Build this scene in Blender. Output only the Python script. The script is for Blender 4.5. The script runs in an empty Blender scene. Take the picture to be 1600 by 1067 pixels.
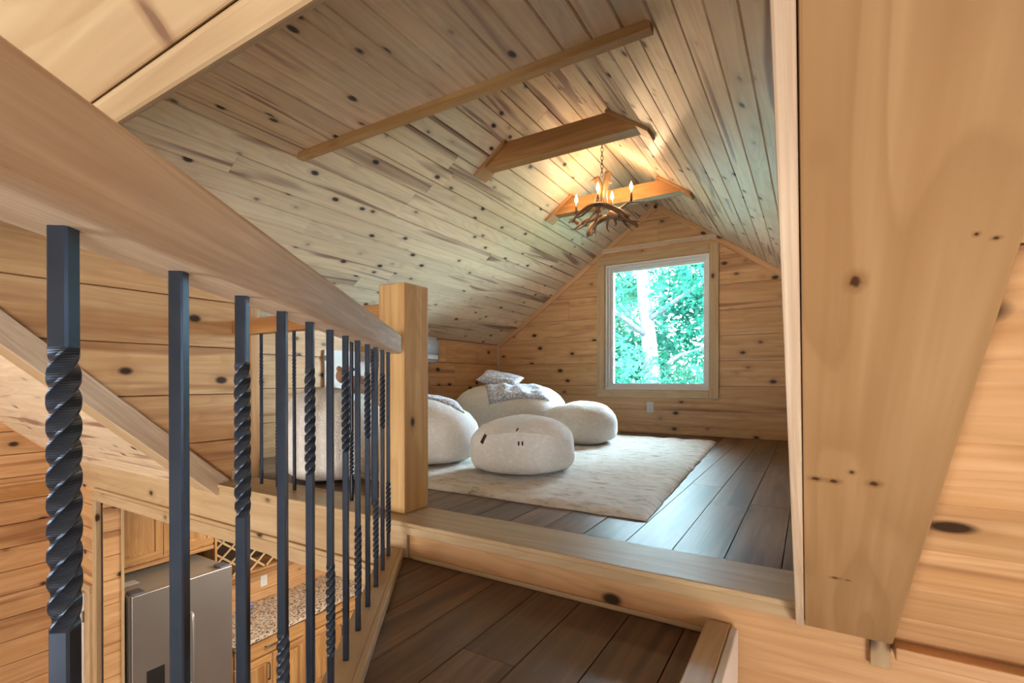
import bpy, bmesh, math, random
from mathutils import Vector, Matrix, noise
from mathutils.bvhtree import BVHTree

SC = bpy.context.scene
COL = SC.collection
V = Vector

# ------------------------------------------------------------------ camera
cam_d = bpy.data.cameras.new('camera')
cam_d.sensor_width = 36.0
cam_d.lens = 766.5615 * 36.0 / 1600.0
cam_d.shift_y = (597.297 - 533.5) / 1600.0
cam_d.clip_start = 0.02
cam_d.clip_end = 300
cam = bpy.data.objects.new('camera', cam_d)
COL.objects.link(cam)
cam.location = (0, 0, 0.55)
cam.rotation_euler = (math.radians(90 - 0.315), 0, math.radians(31.246))
SC.camera = cam

# ------------------------------------------------------------------ world, sun, big lights
world = bpy.data.worlds.new('sky')
SC.world = world
world.use_nodes = True
wn = world.node_tree.nodes
bg = wn['Background']
bg.inputs[0].default_value = (0.63, 0.84, 1.0, 1)
bg.inputs[1].default_value = 38.0
SC.cycles.max_bounces = 6
SC.cycles.diffuse_bounces = 3
SC.cycles.glossy_bounces = 2
SC.cycles.caustics_reflective = False
SC.cycles.caustics_refractive = False

def add_light(name, kind, loc, energy, color, size=None, size_y=None, target=None, radius=None, angle=None):
    d = bpy.data.lights.new(name, kind)
    d.energy = energy
    d.color = color
    if kind == 'AREA':
        d.shape = 'RECTANGLE'; d.size = size; d.size_y = size_y or size
    if radius is not None: d.shadow_soft_size = radius
    if angle is not None: d.angle = angle
    o = bpy.data.objects.new(name, d)
    COL.objects.link(o)
    o.location = loc
    if target is not None:
        o.rotation_euler = (V(target) - V(loc)).to_track_quat('-Z', 'Y').to_euler()
    return o

add_light('sun', 'SUN', (6, 4, 12), 9.0, (1.0, 0.97, 0.88), target=(2.5, 9.0, 0), angle=0.02)
# two added area fills, no windows there; they brighten landing and loft
add_light('stairwell_fill', 'AREA', (2.25, -1.9, -0.45), 106, (1.0, 0.95, 0.89), 2.2, 2.4, target=(-2.0, 2.6, 1.4))
add_light('great_room_fill', 'AREA', (-2.6, -4.4, -0.8), 145, (1.0, 0.92, 0.83), 3.0, 2.6, target=(-1.4, 2.4, 1.6))
add_light('kitchen_fill', 'AREA', (-3.0, 2.9, -0.42), 40, (1.0, 0.90, 0.75), 1.2, 1.2, target=(-3.6, 2.7, -2.5))  # added fill to light the kitchen, no fixture there

SC.view_settings.view_transform = 'Standard'
SC.view_settings.look = 'None'
SC.view_settings.gamma = 1.0
SC.view_settings.use_curve_mapping = False
SC.view_settings.exposure = 0.98

# ------------------------------------------------------------------ dimensions (metres, loft floor z = 0)
YG = 5.058                       # gable wall
XR, ZA = -1.3465, 2.3754         # ridge
XL, ZE = -3.2746, 0.9852         # left knee wall, eave height
SLP = (ZA - ZE) / (XR - XL)
XRW = 2 * XR - XL                # right knee wall
YCB, YCF = 1.627, 1.410          # sill cap back / front
ZH = -0.1407                     # landing floor
ZC, Y3 = 1.7154, 1.62            # flat ceiling height and front edge
M = 0.9287                       # main roof slope
YBS, ZBS = 1.390, -0.049         # foot of the slope boards
YHD = 0.310                      # header
XW = -5.0                        # house end wall
XCK = -2.695                      # left cheek wall
XCKR = 2 * XR - XCK
ZK = -2.72                       # kitchen floor
def main_z(y): return ZBS + M * (YBS - y)
def left_z(x): return ZA + SLP * (x - XR)

# ------------------------------------------------------------------ materials
def nodes_of(m):
    m.use_nodes = True
    nt = m.node_tree
    return nt, nt.nodes, nt.links, nt.nodes['Principled BSDF']

def ramp(n, stops, interp='LINEAR'):
    r = n.new('ShaderNodeValToRGB')
    r.color_ramp.interpolation = interp
    el = r.color_ramp.elements
    el[0].position, el[0].color = stops[0][0], (*stops[0][1], 1)
    el[1].position, el[1].color = stops[-1][0], (*stops[-1][1], 1)
    for p, c in stops[1:-1]:
        e = el.new(p); e.color = (*c, 1)
    return r

def wood(name, pale, mid, streak, knot=(0.035, 0.014, 0.008), knots=7.0, knot_r=0.13, streak_amt=0.55,
         rough=0.42, grain=1.0, vary=0.16, ring=0.32, coat=0.0, s_lo=0.53, s_hi=0.66, halo_amt=0.55, eyes=()):
    """planed softwood: grain runs along local x, knots are dark spots with a warm halo"""
    m = bpy.data.materials.new(name)
    nt, n, l, bs = nodes_of(m)
    tc = n.new('ShaderNodeTexCoord')
    oi = n.new('ShaderNodeObjectInfo')
    mul = n.new('ShaderNodeMath'); mul.operation = 'MULTIPLY'; mul.inputs[1].default_value = 57.0
    l.new(oi.outputs['Random'], mul.inputs[0])
    comb = n.new('ShaderNodeCombineXYZ')
    for i in range(3): l.new(mul.outputs[0], comb.inputs[i])
    add = n.new('ShaderNodeVectorMath'); add.operation = 'ADD'
    l.new(tc.outputs['Object'], add.inputs[0]); l.new(comb.outputs[0], add.inputs[1])
    def mapped(sx, sy, sz):
        mp = n.new('ShaderNodeMapping'); mp.inputs['Scale'].default_value = (sx, sy, sz)
        l.new(add.outputs[0], mp.inputs['Vector']); return mp
    # knots
    kv = n.new('ShaderNodeTexVoronoi'); kv.inputs['Scale'].default_value = knots
    l.new(mapped(0.62, 1.0, 1.0).outputs[0], kv.inputs['Vector'])
    # grain, bent around the knots
    gx = n.new('ShaderNodeTexNoise'); gx.inputs['Scale'].default_value = 26 * grain
    gx.inputs['Detail'].default_value = 3; gx.inputs['Roughness'].default_value = 0.62
    gx.inputs['Distortion'].default_value = 0.35
    l.new(mapped(0.045, 1.0, 1.0).outputs[0], gx.inputs['Vector'])
    fine = n.new('ShaderNodeTexNoise'); fine.inputs['Scale'].default_value = 150 * grain
    fine.inputs['Detail'].default_value = 1
    l.new(mapped(0.02, 1.0, 1.0).outputs[0], fine.inputs['Vector'])
    # growth ring bands
    cn = n.new('ShaderNodeTexNoise'); cn.inputs['Scale'].default_value = 1.0; cn.inputs['Detail'].default_value = 1.5
    cn.inputs['Distortion'].default_value = 0.25
    l.new(mapped(0.75, 6.0 * grain, 6.0 * grain).outputs[0], cn.inputs['Vector'])
    cm_ = n.new('ShaderNodeMath'); cm_.operation = 'MULTIPLY'; cm_.inputs[1].default_value = 15.0
    l.new(cn.outputs['Fac'], cm_.inputs[0])
    pp = n.new('ShaderNodeMath'); pp.operation = 'FRACT'
    l.new(cm_.outputs[0], pp.inputs[0])
    base = ramp(n, [(0.34, mid), (0.52, tuple((a + b) / 2 for a, b in zip(pale, mid))), (0.66, pale)])
    l.new(gx.outputs['Fac'], base.inputs[0])
    def mix(fac, a, b, mode='MIX'):
        x = n.new('ShaderNodeMix'); x.data_type = 'RGBA'; x.blend_type = mode
        if isinstance(fac, float): x.inputs[0].default_value = fac
        else: l.new(fac, x.inputs[0])
        if isinstance(a, tuple): x.inputs[6].default_value = (*a, 1)
        else: l.new(a, x.inputs[6])
        if isinstance(b, tuple): x.inputs[7].default_value = (*b, 1)
        else: l.new(b, x.inputs[7])
        return x.outputs[2]
    wr = ramp(n, [(0.30, (0, 0, 0)), (0.86, (ring,) * 3), (0.97, (0.0, 0.0, 0.0))])
    l.new(pp.outputs[0], wr.inputs[0])
    c = mix(wr.outputs[0], base.outputs[0], tuple((a + b) / 2 for a, b in zip(mid, streak)))
    # broad heartwood streaks
    st = n.new('ShaderNodeTexNoise'); st.inputs['Scale'].default_value = 5.5; st.inputs['Detail'].default_value = 2.0
    st.inputs['Distortion'].default_value = 0.6
    l.new(mapped(0.13, 1.7, 1.0).outputs[0], st.inputs['Vector'])
    sr = ramp(n, [(s_lo, (0, 0, 0)), (s_hi, (streak_amt,) * 3)])
    l.new(st.outputs['Fac'], sr.inputs[0])
    c = mix(sr.outputs[0], c, streak)
    # knots
    halo = ramp(n, [(0.0, (halo_amt,) * 3), (knot_r * 2.0, (0, 0, 0))])
    l.new(kv.outputs['Distance'], halo.inputs[0])
    c = mix(halo.outputs[0], c, tuple(s * 0.75 for s in streak))
    kr = ramp(n, [(knot_r * 0.55, (0.95, 0.95, 0.95)), (knot_r, (0, 0, 0))])
    l.new(kv.outputs['Distance'], kr.inputs[0])
    c = mix(kr.outputs[0], c, knot)
    # single large knots at known places of one board
    for ex, ey, rx_, ry_, ecol in eyes:
        mp_ = n.new('ShaderNodeMapping')
        mp_.inputs['Scale'].default_value = (1 / rx_, 1 / ry_, 0); mp_.inputs['Location'].default_value = (-ex / rx_, -ey / ry_, 0)
        l.new(tc.outputs['Object'], mp_.inputs['Vector'])
        wv_ = n.new('ShaderNodeTexNoise'); wv_.inputs['Scale'].default_value = 1.3; wv_.inputs['Detail'].default_value = 2
        l.new(mp_.outputs[0], wv_.inputs['Vector'])
        ln_ = n.new('ShaderNodeVectorMath'); ln_.operation = 'LENGTH'; l.new(mp_.outputs[0], ln_.inputs[0])
        ad_ = n.new('ShaderNodeMath'); ad_.operation = 'MULTIPLY_ADD'; ad_.inputs[1].default_value = 0.7
        l.new(wv_.outputs['Fac'], ad_.inputs[0]); l.new(ln_.outputs['Value'], ad_.inputs[2])
        e1 = ramp(n, [(0.0, (0.75,) * 3), (0.55, (0.6,) * 3), (0.92, (0, 0, 0))])
        dv_ = n.new('ShaderNodeMath'); dv_.operation = 'MULTIPLY'; dv_.inputs[1].default_value = 0.5
        l.new(ad_.outputs[0], dv_.inputs[0]); l.new(dv_.outputs[0], e1.inputs[0])
        c = mix(e1.outputs[0], c, tuple(v_ * 0.9 for v_ in streak))
        e2 = ramp(n, [(0.36, (0.92,) * 3), (0.52, (0, 0, 0))])
        l.new(dv_.outputs[0], e2.inputs[0])
        c = mix(e2.outputs[0], c, ecol)
    # board to board variation
    hv = n.new('ShaderNodeHueSaturation')
    vr = n.new('ShaderNodeMapRange'); vr.inputs[3].default_value = 1 - vary; vr.inputs[4].default_value = 1 + vary * 0.7
    l.new(oi.outputs['Random'], vr.inputs[0]); l.new(vr.outputs[0], hv.inputs['Value'])
    l.new(c, hv.inputs['Color'])
    l.new(hv.outputs[0], bs.inputs['Base Color'])
    bs.inputs['Roughness'].default_value = rough
    bs.inputs['Specular IOR Level'].default_value = 0.35
    bs.inputs['Coat Weight'].default_value = coat
    bs.inputs['Coat Roughness'].default_value = 0.3
    bp = n.new('ShaderNodeBump'); bp.inputs['Strength'].default_value = 0.12; bp.inputs['Distance'].default_value = 0.004
    l.new(fine.outputs['Fac'], bp.inputs['Height']); l.new(bp.outputs[0], bs.inputs['Normal'])
    return m

def plain(name, col, rough=0.5, metal=0.0, spec=0.5, bump=0.0, bscale=200, emit=None, estr=0.0, noise_mix=None, nscale=8):
    m = bpy.data.materials.new(name)
    nt, n, l, bs = nodes_of(m)
    bs.inputs['Base Color'].default_value = (*col, 1)
    bs.inputs['Roughness'].default_value = rough
    bs.inputs['Metallic'].default_value = metal
    bs.inputs['Specular IOR Level'].default_value = spec
    tc = n.new('ShaderNodeTexCoord')
    if noise_mix:
        t = n.new('ShaderNodeTexNoise'); t.inputs['Scale'].default_value = nscale; t.inputs['Detail'].default_value = 4
        l.new(tc.outputs['Object'], t.inputs['Vector'])
        r = ramp(n, [(0.35, col), (0.65, noise_mix)])
        l.new(t.outputs['Fac'], r.inputs[0]); l.new(r.outputs[0], bs.inputs['Base Color'])
    if bump:
        t = n.new('ShaderNodeTexNoise'); t.inputs['Scale'].default_value = bscale; t.inputs['Detail'].default_value = 3
        l.new(tc.outputs['Object'], t.inputs['Vector'])
        b = n.new('ShaderNodeBump'); b.inputs['Strength'].default_value = bump; b.inputs['Distance'].default_value = 0.01
        l.new(t.outputs['Fac'], b.inputs['Height']); l.new(b.outputs[0], bs.inputs['Normal'])
    if emit:
        bs.inputs['Emission Color'].default_value = (*emit, 1); bs.inputs['Emission Strength'].default_value = estr
    return m

MAT = {}
MAT['ceil'] = wood('whitewashed pine ceiling', (0.91, 0.755, 0.56), (0.80, 0.63, 0.435), (0.28, 0.145, 0.10), knot=(0.022, 0.010, 0.008),
                   knots=9.0, knot_r=0.165, streak_amt=0.88, rough=0.38, vary=0.12, ring=0.24, s_lo=0.575, s_hi=0.66, halo_amt=0.32)
MAT['wall'] = wood('honey pine wall', (0.71, 0.435, 0.225), (0.58, 0.32, 0.14), (0.27, 0.11, 0.045), knot=(0.022, 0.010, 0.006),
                   knots=6.5, knot_r=0.155, streak_amt=0.72, rough=0.42, vary=0.10, ring=0.26, s_lo=0.57, s_hi=0.69, halo_amt=0.4)
MAT['beam'] = wood('pale pine beam', (0.60, 0.45, 0.27), (0.49, 0.34, 0.185), (0.34, 0.19, 0.095),
                   knots=4.0, knot_r=0.085, streak_amt=0.28, rough=0.45, vary=0.05)
MAT['rail'] = wood('blonde pine rail', (0.72, 0.575, 0.425), (0.55, 0.405, 0.28), (0.40, 0.245, 0.16),
                   knots=3.0, knot_r=0.05, streak_amt=0.35, rough=0.48, vary=0.03, grain=2.3, ring=0.42)
MAT['board'] = wood('smooth maple-toned board', (0.43, 0.265, 0.130), (0.34, 0.192, 0.084), (0.23, 0.117, 0.045),
                    knots=4.2, knot_r=0.075, streak_amt=0.30, rough=0.36, vary=0.03, grain=0.7, ring=0.45)
MAT['tie'] = wood('amber tie beam pine', (0.52, 0.28, 0.11), (0.40, 0.19, 0.06), (0.24, 0.09, 0.03),
                  knots=4.5, knot_r=0.10, streak_amt=0.4, rough=0.4, vary=0.06)
MAT['post'] = wood('newel pine', (0.66, 0.44, 0.20), (0.50, 0.29, 0.11), (0.36, 0.17, 0.06),
                   knots=6.0, knot_r=0.11, streak_amt=0.3, rough=0.5, vary=0.02)
MAT['cab'] = wood('hickory cabinet', (0.62, 0.36, 0.15), (0.44, 0.22, 0.08), (0.26, 0.11, 0.04),
                  knots=3.0, knot_r=0.06, streak_amt=0.6, rough=0.35, vary=0.1)
MAT['floor'] = wood('dark weathered oak floor', (0.20, 0.108, 0.060), (0.118, 0.060, 0.033), (0.036, 0.017, 0.010), knot=(0.012, 0.006, 0.004),
                    knots=3.2, knot_r=0.07, streak_amt=0.75, rough=0.36, vary=0.30, grain=1.3)
MAT['back'] = plain('dark joint backing', (0.07, 0.04, 0.022), 0.9, noise_mix=(0.05, 0.028, 0.016))
MAT['iron'] = plain('black satin iron', (0.050, 0.072, 0.115), 0.30, 0.8, 0.7, noise_mix=(0.062, 0.086, 0.13), nscale=30)
MAT['chain'] = plain('dark bronze chain', (0.03, 0.022, 0.016), 0.4, 0.8, noise_mix=(0.045, 0.03, 0.02), nscale=40)
MAT['vinyl'] = plain('white vinyl', (0.78, 0.82, 0.85), 0.35, noise_mix=(0.76, 0.80, 0.83), nscale=3)
MAT['plate'] = plain('white plastic plate', (0.75, 0.76, 0.74), 0.35, noise_mix=(0.73, 0.74, 0.72), nscale=5)
MAT['white_door'] = plain('white washed door', (0.74, 0.68, 0.62), 0.5, noise_mix=(0.68, 0.61, 0.54), nscale=6)
MAT['black'] = plain('black slot', (0.012, 0.012, 0.012), 0.4, noise_mix=(0.02, 0.02, 0.02))
MAT['plaster'] = plain('shell board', (0.55, 0.42, 0.28), 0.8, noise_mix=(0.5, 0.37, 0.24), nscale=2)
MAT['roofing'] = plain('roof board', (0.20, 0.17, 0.14), 0.9, noise_mix=(0.16, 0.14, 0.12), nscale=4)
MAT['steel'] = plain('brushed stainless steel', (0.42, 0.40, 0.39), 0.36, 0.85, noise_mix=(0.46, 0.44, 0.43), nscale=2)
MAT['steel_top'] = plain('painted fridge top', (0.40, 0.36, 0.31), 0.5, 0.1, noise_mix=(0.37, 0.33, 0.28), nscale=4)
MAT['gasket'] = plain('grey gasket', (0.12, 0.12, 0.15), 0.6, noise_mix=(0.10, 0.10, 0.12))
MAT['tile'] = plain('kitchen floor', (0.18, 0.10, 0.06), 0.4, noise_mix=(0.12, 0.07, 0.04), nscale=3)
MAT['antler'] = plain('antler', (0.30, 0.17, 0.08), 0.45, noise_mix=(0.07, 0.035, 0.018), nscale=9, bump=0.2, bscale=60)
MAT['antler_tip'] = plain('antler tip', (0.10, 0.07, 0.055), 0.4, noise_mix=(0.25, 0.18, 0.12), nscale=14)
MAT['candle'] = plain('brown candle sleeve', (0.10, 0.055, 0.03), 0.5, noise_mix=(0.14, 0.08, 0.045), nscale=20)
MAT['bulb'] = plain('lit flame bulb', (1, 0.8, 0.5), 0.3, emit=(1.0, 0.62, 0.26), estr=14)
MAT['cup'] = plain('blue glazed cup', (0.10, 0.10, 0.34), 0.25, noise_mix=(0.55, 0.55, 0.62), nscale=30)
MAT['split'] = plain('pale blue-white appliance', (0.62, 0.72, 0.85), 0.25, noise_mix=(0.60, 0.70, 0.83), nscale=3)
MAT['plush'] = plain('brown plush', (0.40, 0.22, 0.12), 0.95, bump=0.6, bscale=140, noise_mix=(0.52, 0.31, 0.18), nscale=12)
MAT['tag'] = plain('dark leather tag', (0.035, 0.012, 0.012), 0.6, noise_mix=(0.05, 0.02, 0.016), nscale=60)
MAT['grass'] = plain('lawn', (0.045, 0.085, 0.05), 0.9, noise_mix=(0.06, 0.11, 0.065), nscale=1.2)
MAT['bark'] = plain('grey bark', (0.050, 0.050, 0.056), 0.9, bump=0.6, bscale=14, noise_mix=(0.026, 0.026, 0.030), nscale=7)

def boucle_mat():
    m = bpy.data.materials.new('cream boucle')
    nt, n, l, bs = nodes_of(m)
    tc = n.new('ShaderNodeTexCoord')
    v = n.new('ShaderNodeTexNoise'); v.inputs['Scale'].default_value = 120; v.inputs['Detail'].default_value = 2
    ns = n.new('ShaderNodeTexNoise'); ns.inputs['Scale'].default_value = 38; ns.inputs['Detail'].default_value = 4
    l.new(tc.outputs['Object'], v.inputs['Vector']); l.new(tc.outputs['Object'], ns.inputs['Vector'])
    mx = n.new('ShaderNodeMath'); mx.operation = 'ADD'
    l.new(v.outputs['Fac'], mx.inputs[0]); l.new(ns.outputs['Fac'], mx.inputs[1])
    r = ramp(n, [(0.75, (0.90, 0.88, 0.85)), (1.2 / 1.2, (0.80, 0.77, 0.73))])
    l.new(mx.outputs[0], r.inputs[0]); l.new(r.outputs[0], bs.inputs['Base Color'])
    b = n.new('ShaderNodeBump'); b.inputs['Strength'].default_value = 0.55; b.inputs['Distance'].default_value = 0.012
    l.new(mx.outputs[0], b.inputs['Height']); l.new(b.outputs[0], bs.inputs['Normal'])
    bs.inputs['Roughness'].default_value = 0.95
    bs.inputs['Sheen Weight'].default_value = 0.4
    return m
MAT['boucle'] = boucle_mat()

def rug_mat():
    m = bpy.data.materials.new('cream shag')
    nt, n, l, bs = nodes_of(m)
    tc = n.new('ShaderNodeTexCoord')
    mp = n.new('ShaderNodeMapping'); mp.inputs['Scale'].default_value = (6, 16, 6)
    mp.inputs['Rotation'].default_value = (0, 0, 0.5)
    l.new(tc.outputs['Object'], mp.inputs['Vector'])
    ns = n.new('ShaderNodeTexNoise'); ns.inputs['Scale'].default_value = 1.6; ns.inputs['Detail'].default_value = 5
    ns.inputs['Roughness'].default_value = 0.65; ns.inputs['Distortion'].default_value = 0.8
    l.new(mp.outputs[0], ns.inputs['Vector'])
    f = n.new('ShaderNodeTexNoise'); f.inputs['Scale'].default_value = 170; f.inputs['Detail'].default_value = 3
    l.new(tc.outputs['Object'], f.inputs['Vector'])
    r = ramp(n, [(0.33, (0.48, 0.38, 0.27)), (0.44, (0.74, 0.68, 0.59)), (0.60, (0.86, 0.83, 0.78))])
    l.new(ns.outputs['Fac'], r.inputs[0]); l.new(r.outputs[0], bs.inputs['Base Color'])
    ad = n.new('ShaderNodeMath'); ad.operation = 'MULTIPLY_ADD'; ad.inputs[1].default_value = 0.25
    l.new(f.outputs['Fac'], ad.inputs[0]); l.new(ns.outputs['Fac'], ad.inputs[2])
    b = n.new('ShaderNodeBump'); b.inputs['Strength'].default_value = 0.6; b.inputs['Distance'].default_value = 0.02
    l.new(ad.outputs[0], b.inputs['Height']); l.new(b.outputs[0], bs.inputs['Normal'])
    bs.inputs['Roughness'].default_value = 0.95; bs.inputs['Sheen Weight'].default_value = 0.3
    return m
MAT['rug'] = rug_mat()

def throw_mat():
    m = bpy.data.materials.new('grey patterned throw')
    nt, n, l, bs = nodes_of(m)
    tc = n.new('ShaderNodeTexCoord')
    v = n.new('ShaderNodeTexVoronoi'); v.feature = 'DISTANCE_TO_EDGE'; v.inputs['Scale'].default_value = 26
    l.new(tc.outputs['Object'], v.inputs['Vector'])
    r = ramp(n, [(0.0, (0.26, 0.28, 0.34)), (0.05, (0.42, 0.44, 0.52)), (0.11, (0.66, 0.69, 0.77))])
    l.new(v.outputs['Distance'], r.inputs[0]); l.new(r.outputs[0], bs.inputs['Base Color'])
    b = n.new('ShaderNodeBump'); b.inputs['Strength'].default_value = 0.6; b.inputs['Distance'].default_value = 0.01
    l.new(v.outputs['Distance'], b.inputs['Height']); l.new(b.outputs[0], bs.inputs['Normal'])
    bs.inputs['Roughness'].default_value = 0.9; bs.inputs['Sheen Weight'].default_value = 0.3
    return m
MAT['throw'] = throw_mat()

def granite_mat():
    m = bpy.data.materials.new('speckled granite')
    nt, n, l, bs = nodes_of(m)
    tc = n.new('ShaderNodeTexCoord')
    v = n.new('ShaderNodeTexVoronoi'); v.inputs['Scale'].default_value = 70
    l.new(tc.outputs['Object'], v.inputs['Vector'])
    bw = n.new('ShaderNodeRGBToBW'); l.new(v.outputs['Color'], bw.inputs[0])
    r = ramp(n, [(0.2, (0.10, 0.06, 0.04)), (0.35, (0.42, 0.31, 0.22)), (0.6, (0.56, 0.46, 0.36)), (0.8, (0.62, 0.55, 0.47))])
    l.new(bw.outputs[0], r.inputs[0]); l.new(r.outputs[0], bs.inputs['Base Color'])
    bs.inputs['Roughness'].default_value = 0.12
    return m
MAT['granite'] = granite_mat()

def glass_mat():
    m = bpy.data.materials.new('window glass')
    m.use_nodes = True
    nt = m.node_tree; n = nt.nodes; l = nt.links
    n.clear()
    out = n.new('ShaderNodeOutputMaterial')
    tr = n.new('ShaderNodeBsdfTransparent'); tr.inputs[0].default_value = (0.97, 1.0, 0.99, 1)
    gl = n.new('ShaderNodeBsdfGlossy'); gl.inputs['Roughness'].default_value = 0.02
    fr = n.new('ShaderNodeFresnel'); fr.inputs[0].default_value = 1.45
    mx = n.new('ShaderNodeMixShader')
    l.new(fr.outputs[0], mx.inputs[0]); l.new(tr.outputs[0], mx.inputs[1]); l.new(gl.outputs[0], mx.inputs[2])
    l.new(mx.outputs[0], out.inputs[0])
    return m
MAT['glass'] = glass_mat()

def leaf_mat(name, a, b):
    m = bpy.data.materials.new(name)
    m.use_nodes = True
    nt = m.node_tree; n = nt.nodes; l = nt.links
    n.clear()
    out = n.new('ShaderNodeOutputMaterial')
    tc = n.new('ShaderNodeTexCoord')
    t = n.new('ShaderNodeTexNoise'); t.inputs['Scale'].default_value = 1.7; t.inputs['Detail'].default_value = 5
    l.new(tc.outputs['Object'], t.inputs['Vector'])
    r = ramp(n, [(0.36, a), (0.64, b)])
    l.new(t.outputs['Fac'], r.inputs[0])
    d = n.new('ShaderNodeBsdfDiffuse'); tl = n.new('ShaderNodeBsdfTranslucent')
    l.new(r.outputs[0], d.inputs[0]); l.new(r.outputs[0], tl.inputs[0])
    mx = n.new('ShaderNodeMixShader'); mx.inputs[0].default_value = 0.45
    l.new(d.outputs[0], mx.inputs[1]); l.new(tl.outputs[0], mx.inputs[2])
    l.new(mx.outputs[0], out.inputs[0])
    return m
MAT['leafA'] = leaf_mat('teal green leaves', (0.004, 0.050, 0.032), (0.030, 0.122, 0.084))
MAT['leafB'] = leaf_mat('fresh green leaves', (0.008, 0.060, 0.032), (0.046, 0.145, 0.092))

# ------------------------------------------------------------------ helpers
def wmat(o):
    m = o.matrix_basis.copy()
    while o.parent:
        o = o.parent
        m = o.matrix_basis @ m
    return m

def tag(o, label=None, cat=None, group=None, kind=None):
    if label: o['label'] = label
    if cat: o['category'] = cat
    if group: o['group'] = group
    if kind: o['kind'] = kind
    return o

def link(o, parent=None, M4=None):
    COL.objects.link(o)
    M4 = M4 or Matrix.Identity(4)
    if parent is not None:
        o.parent = parent
        o.matrix_basis = wmat(parent).inverted() @ M4
    else:
        o.matrix_basis = M4
    return o

def from_bm(name, bm, mat, parent=None, M4=None, smooth=False):
    me = bpy.data.meshes.new(name)
    bmesh.ops.recalc_face_normals(bm, faces=bm.faces)
    bm.to_mesh(me); bm.free()
    if mat: me.materials.append(MAT[mat] if isinstance(mat, str) else mat)
    if smooth:
        for p in me.polygons: p.use_smooth = True
    return link(bpy.data.objects.new(name, me), parent, M4)

def from_py(name, verts, faces, mat, parent=None, M4=None, smooth=False):
    bm = bmesh.new()
    vs = [bm.verts.new(v) for v in verts]
    for f in faces: bm.faces.new([vs[i] for i in f])
    return from_bm(name, bm, mat, parent, M4, smooth)

def empty(name, loc, parent=None, rz=0.0):
    o = bpy.data.objects.new(name, None)
    o.empty_display_size = 0.05
    return link(o, parent, Matrix.Translation(V(loc)) @ Matrix.Rotation(rz, 4, 'Z'))

def bm_box(bm, lo, hi):
    xs, ys, zs = zip(lo, hi)
    vs = [bm.verts.new((x, y, z)) for x in xs for y in ys for z in zs]
    for f in ((0, 1, 3, 2), (4, 6, 7, 5), (0, 4, 5, 1), (2, 3, 7, 6), (0, 2, 6, 4), (1, 5, 7, 3)):
        bm.faces.new([vs[i] for i in f])

def frame_of(o, u, v):
    u = V(u).normalized(); v = V(v); v = (v - u * v.dot(u)).normalized(); n = u.cross(v)
    m = Matrix.Identity(4)
    for i in range(3):
        m[i][0], m[i][1], m[i][2], m[i][3] = u[i], v[i], n[i], o[i]
    return m

def board(name, lo, hi, axis, mat, parent=None, bevel=0.003, seg=2):
    """axis aligned board between two world corners, grain along axis"""
    lo = V(lo); hi = V(hi); c = (lo + hi) / 2; d = hi - lo
    axes = {'x': ((1, 0, 0), (0, 1, 0)), 'y': ((0, 1, 0), (0, 0, 1)), 'z': ((0, 0, 1), (1, 0, 0))}[axis]
    Mx = frame_of(c, *axes)
    ext = Mx.to_3x3().transposed() @ d
    ext = [abs(e) / 2 for e in ext]
    bm = bmesh.new(); bm_box(bm, [-e for e in ext], ext)
    if bevel:
        b = min(bevel, min(ext) * 0.45)
        bmesh.ops.bevel(bm, geom=bm.edges[:], offset=b, segments=seg, profile=0.5, affect='EDGES')
    return from_bm(name, bm, mat, parent, Mx)

def oboard(name, o, u, v, u0, u1, v0, v1, n0, n1, mat, parent=None, bevel=0.003, seg=2):
    """board in a free frame: o + u,v,n extents; grain along u"""
    F = frame_of(V(o), u, v)
    c = V(((u0 + u1) / 2, (v0 + v1) / 2, (n0 + n1) / 2))
    F = F @ Matrix.Translation(c)
    e = (abs(u1 - u0) / 2, abs(v1 - v0) / 2, abs(n1 - n0) / 2)
    bm = bmesh.new(); bm_box(bm, [-x for x in e], e)
    if bevel:
        bmesh.ops.bevel(bm, geom=bm.edges[:], offset=min(bevel, min(e) * 0.45), segments=seg, profile=0.5, affect='EDGES')
    return from_bm(name, bm, mat, parent, F)

def clip(poly, a, b, c):
    """keep a*x+b*y<=c"""
    out = []
    for i in range(len(poly)):
        p, q = poly[i], poly[(i + 1) % len(poly)]
        dp, dq = a * p[0] + b * p[1] - c, a * q[0] + b * q[1] - c
        if dp <= 0: out.append(p)
        if dp * dq < 0:
            t = dp / (dp - dq)
            out.append((p[0] + t * (q[0] - p[0]), p[1] + t * (q[1] - p[1])))
    return out

def area(poly):
    return 0.5 * sum(poly[i][0] * poly[(i + 1) % len(poly)][1] - poly[(i + 1) % len(poly)][0] * poly[i][1] for i in range(len(poly)))

def plank_from_poly(name, bottom, top, t, F, mat, parent):
    cx = sum(p[0] for p in bottom) / len(bottom); cy = sum(p[1] for p in bottom) / len(bottom)
    if len(top) != len(bottom): top = bottom
    n = len(bottom)
    vs = [(p[0] - cx, p[1] - cy, 0) for p in bottom] + [(p[0] - cx, p[1] - cy, t * 0.55) for p in bottom] + [(p[0] - cx, p[1] - cy, t) for p in top]
    fs = [tuple(range(n - 1, -1, -1)), tuple(range(2 * n, 3 * n))]
    for k in (0, 1):
        for i in range(n):
            j = (i + 1) % n
            fs.append((k * n + i, k * n + j, (k + 1) * n + j, (k + 1) * n + i))
    return from_py(name, vs, fs, mat, parent, F @ Matrix.Translation(V((cx, cy, 0))))

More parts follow.
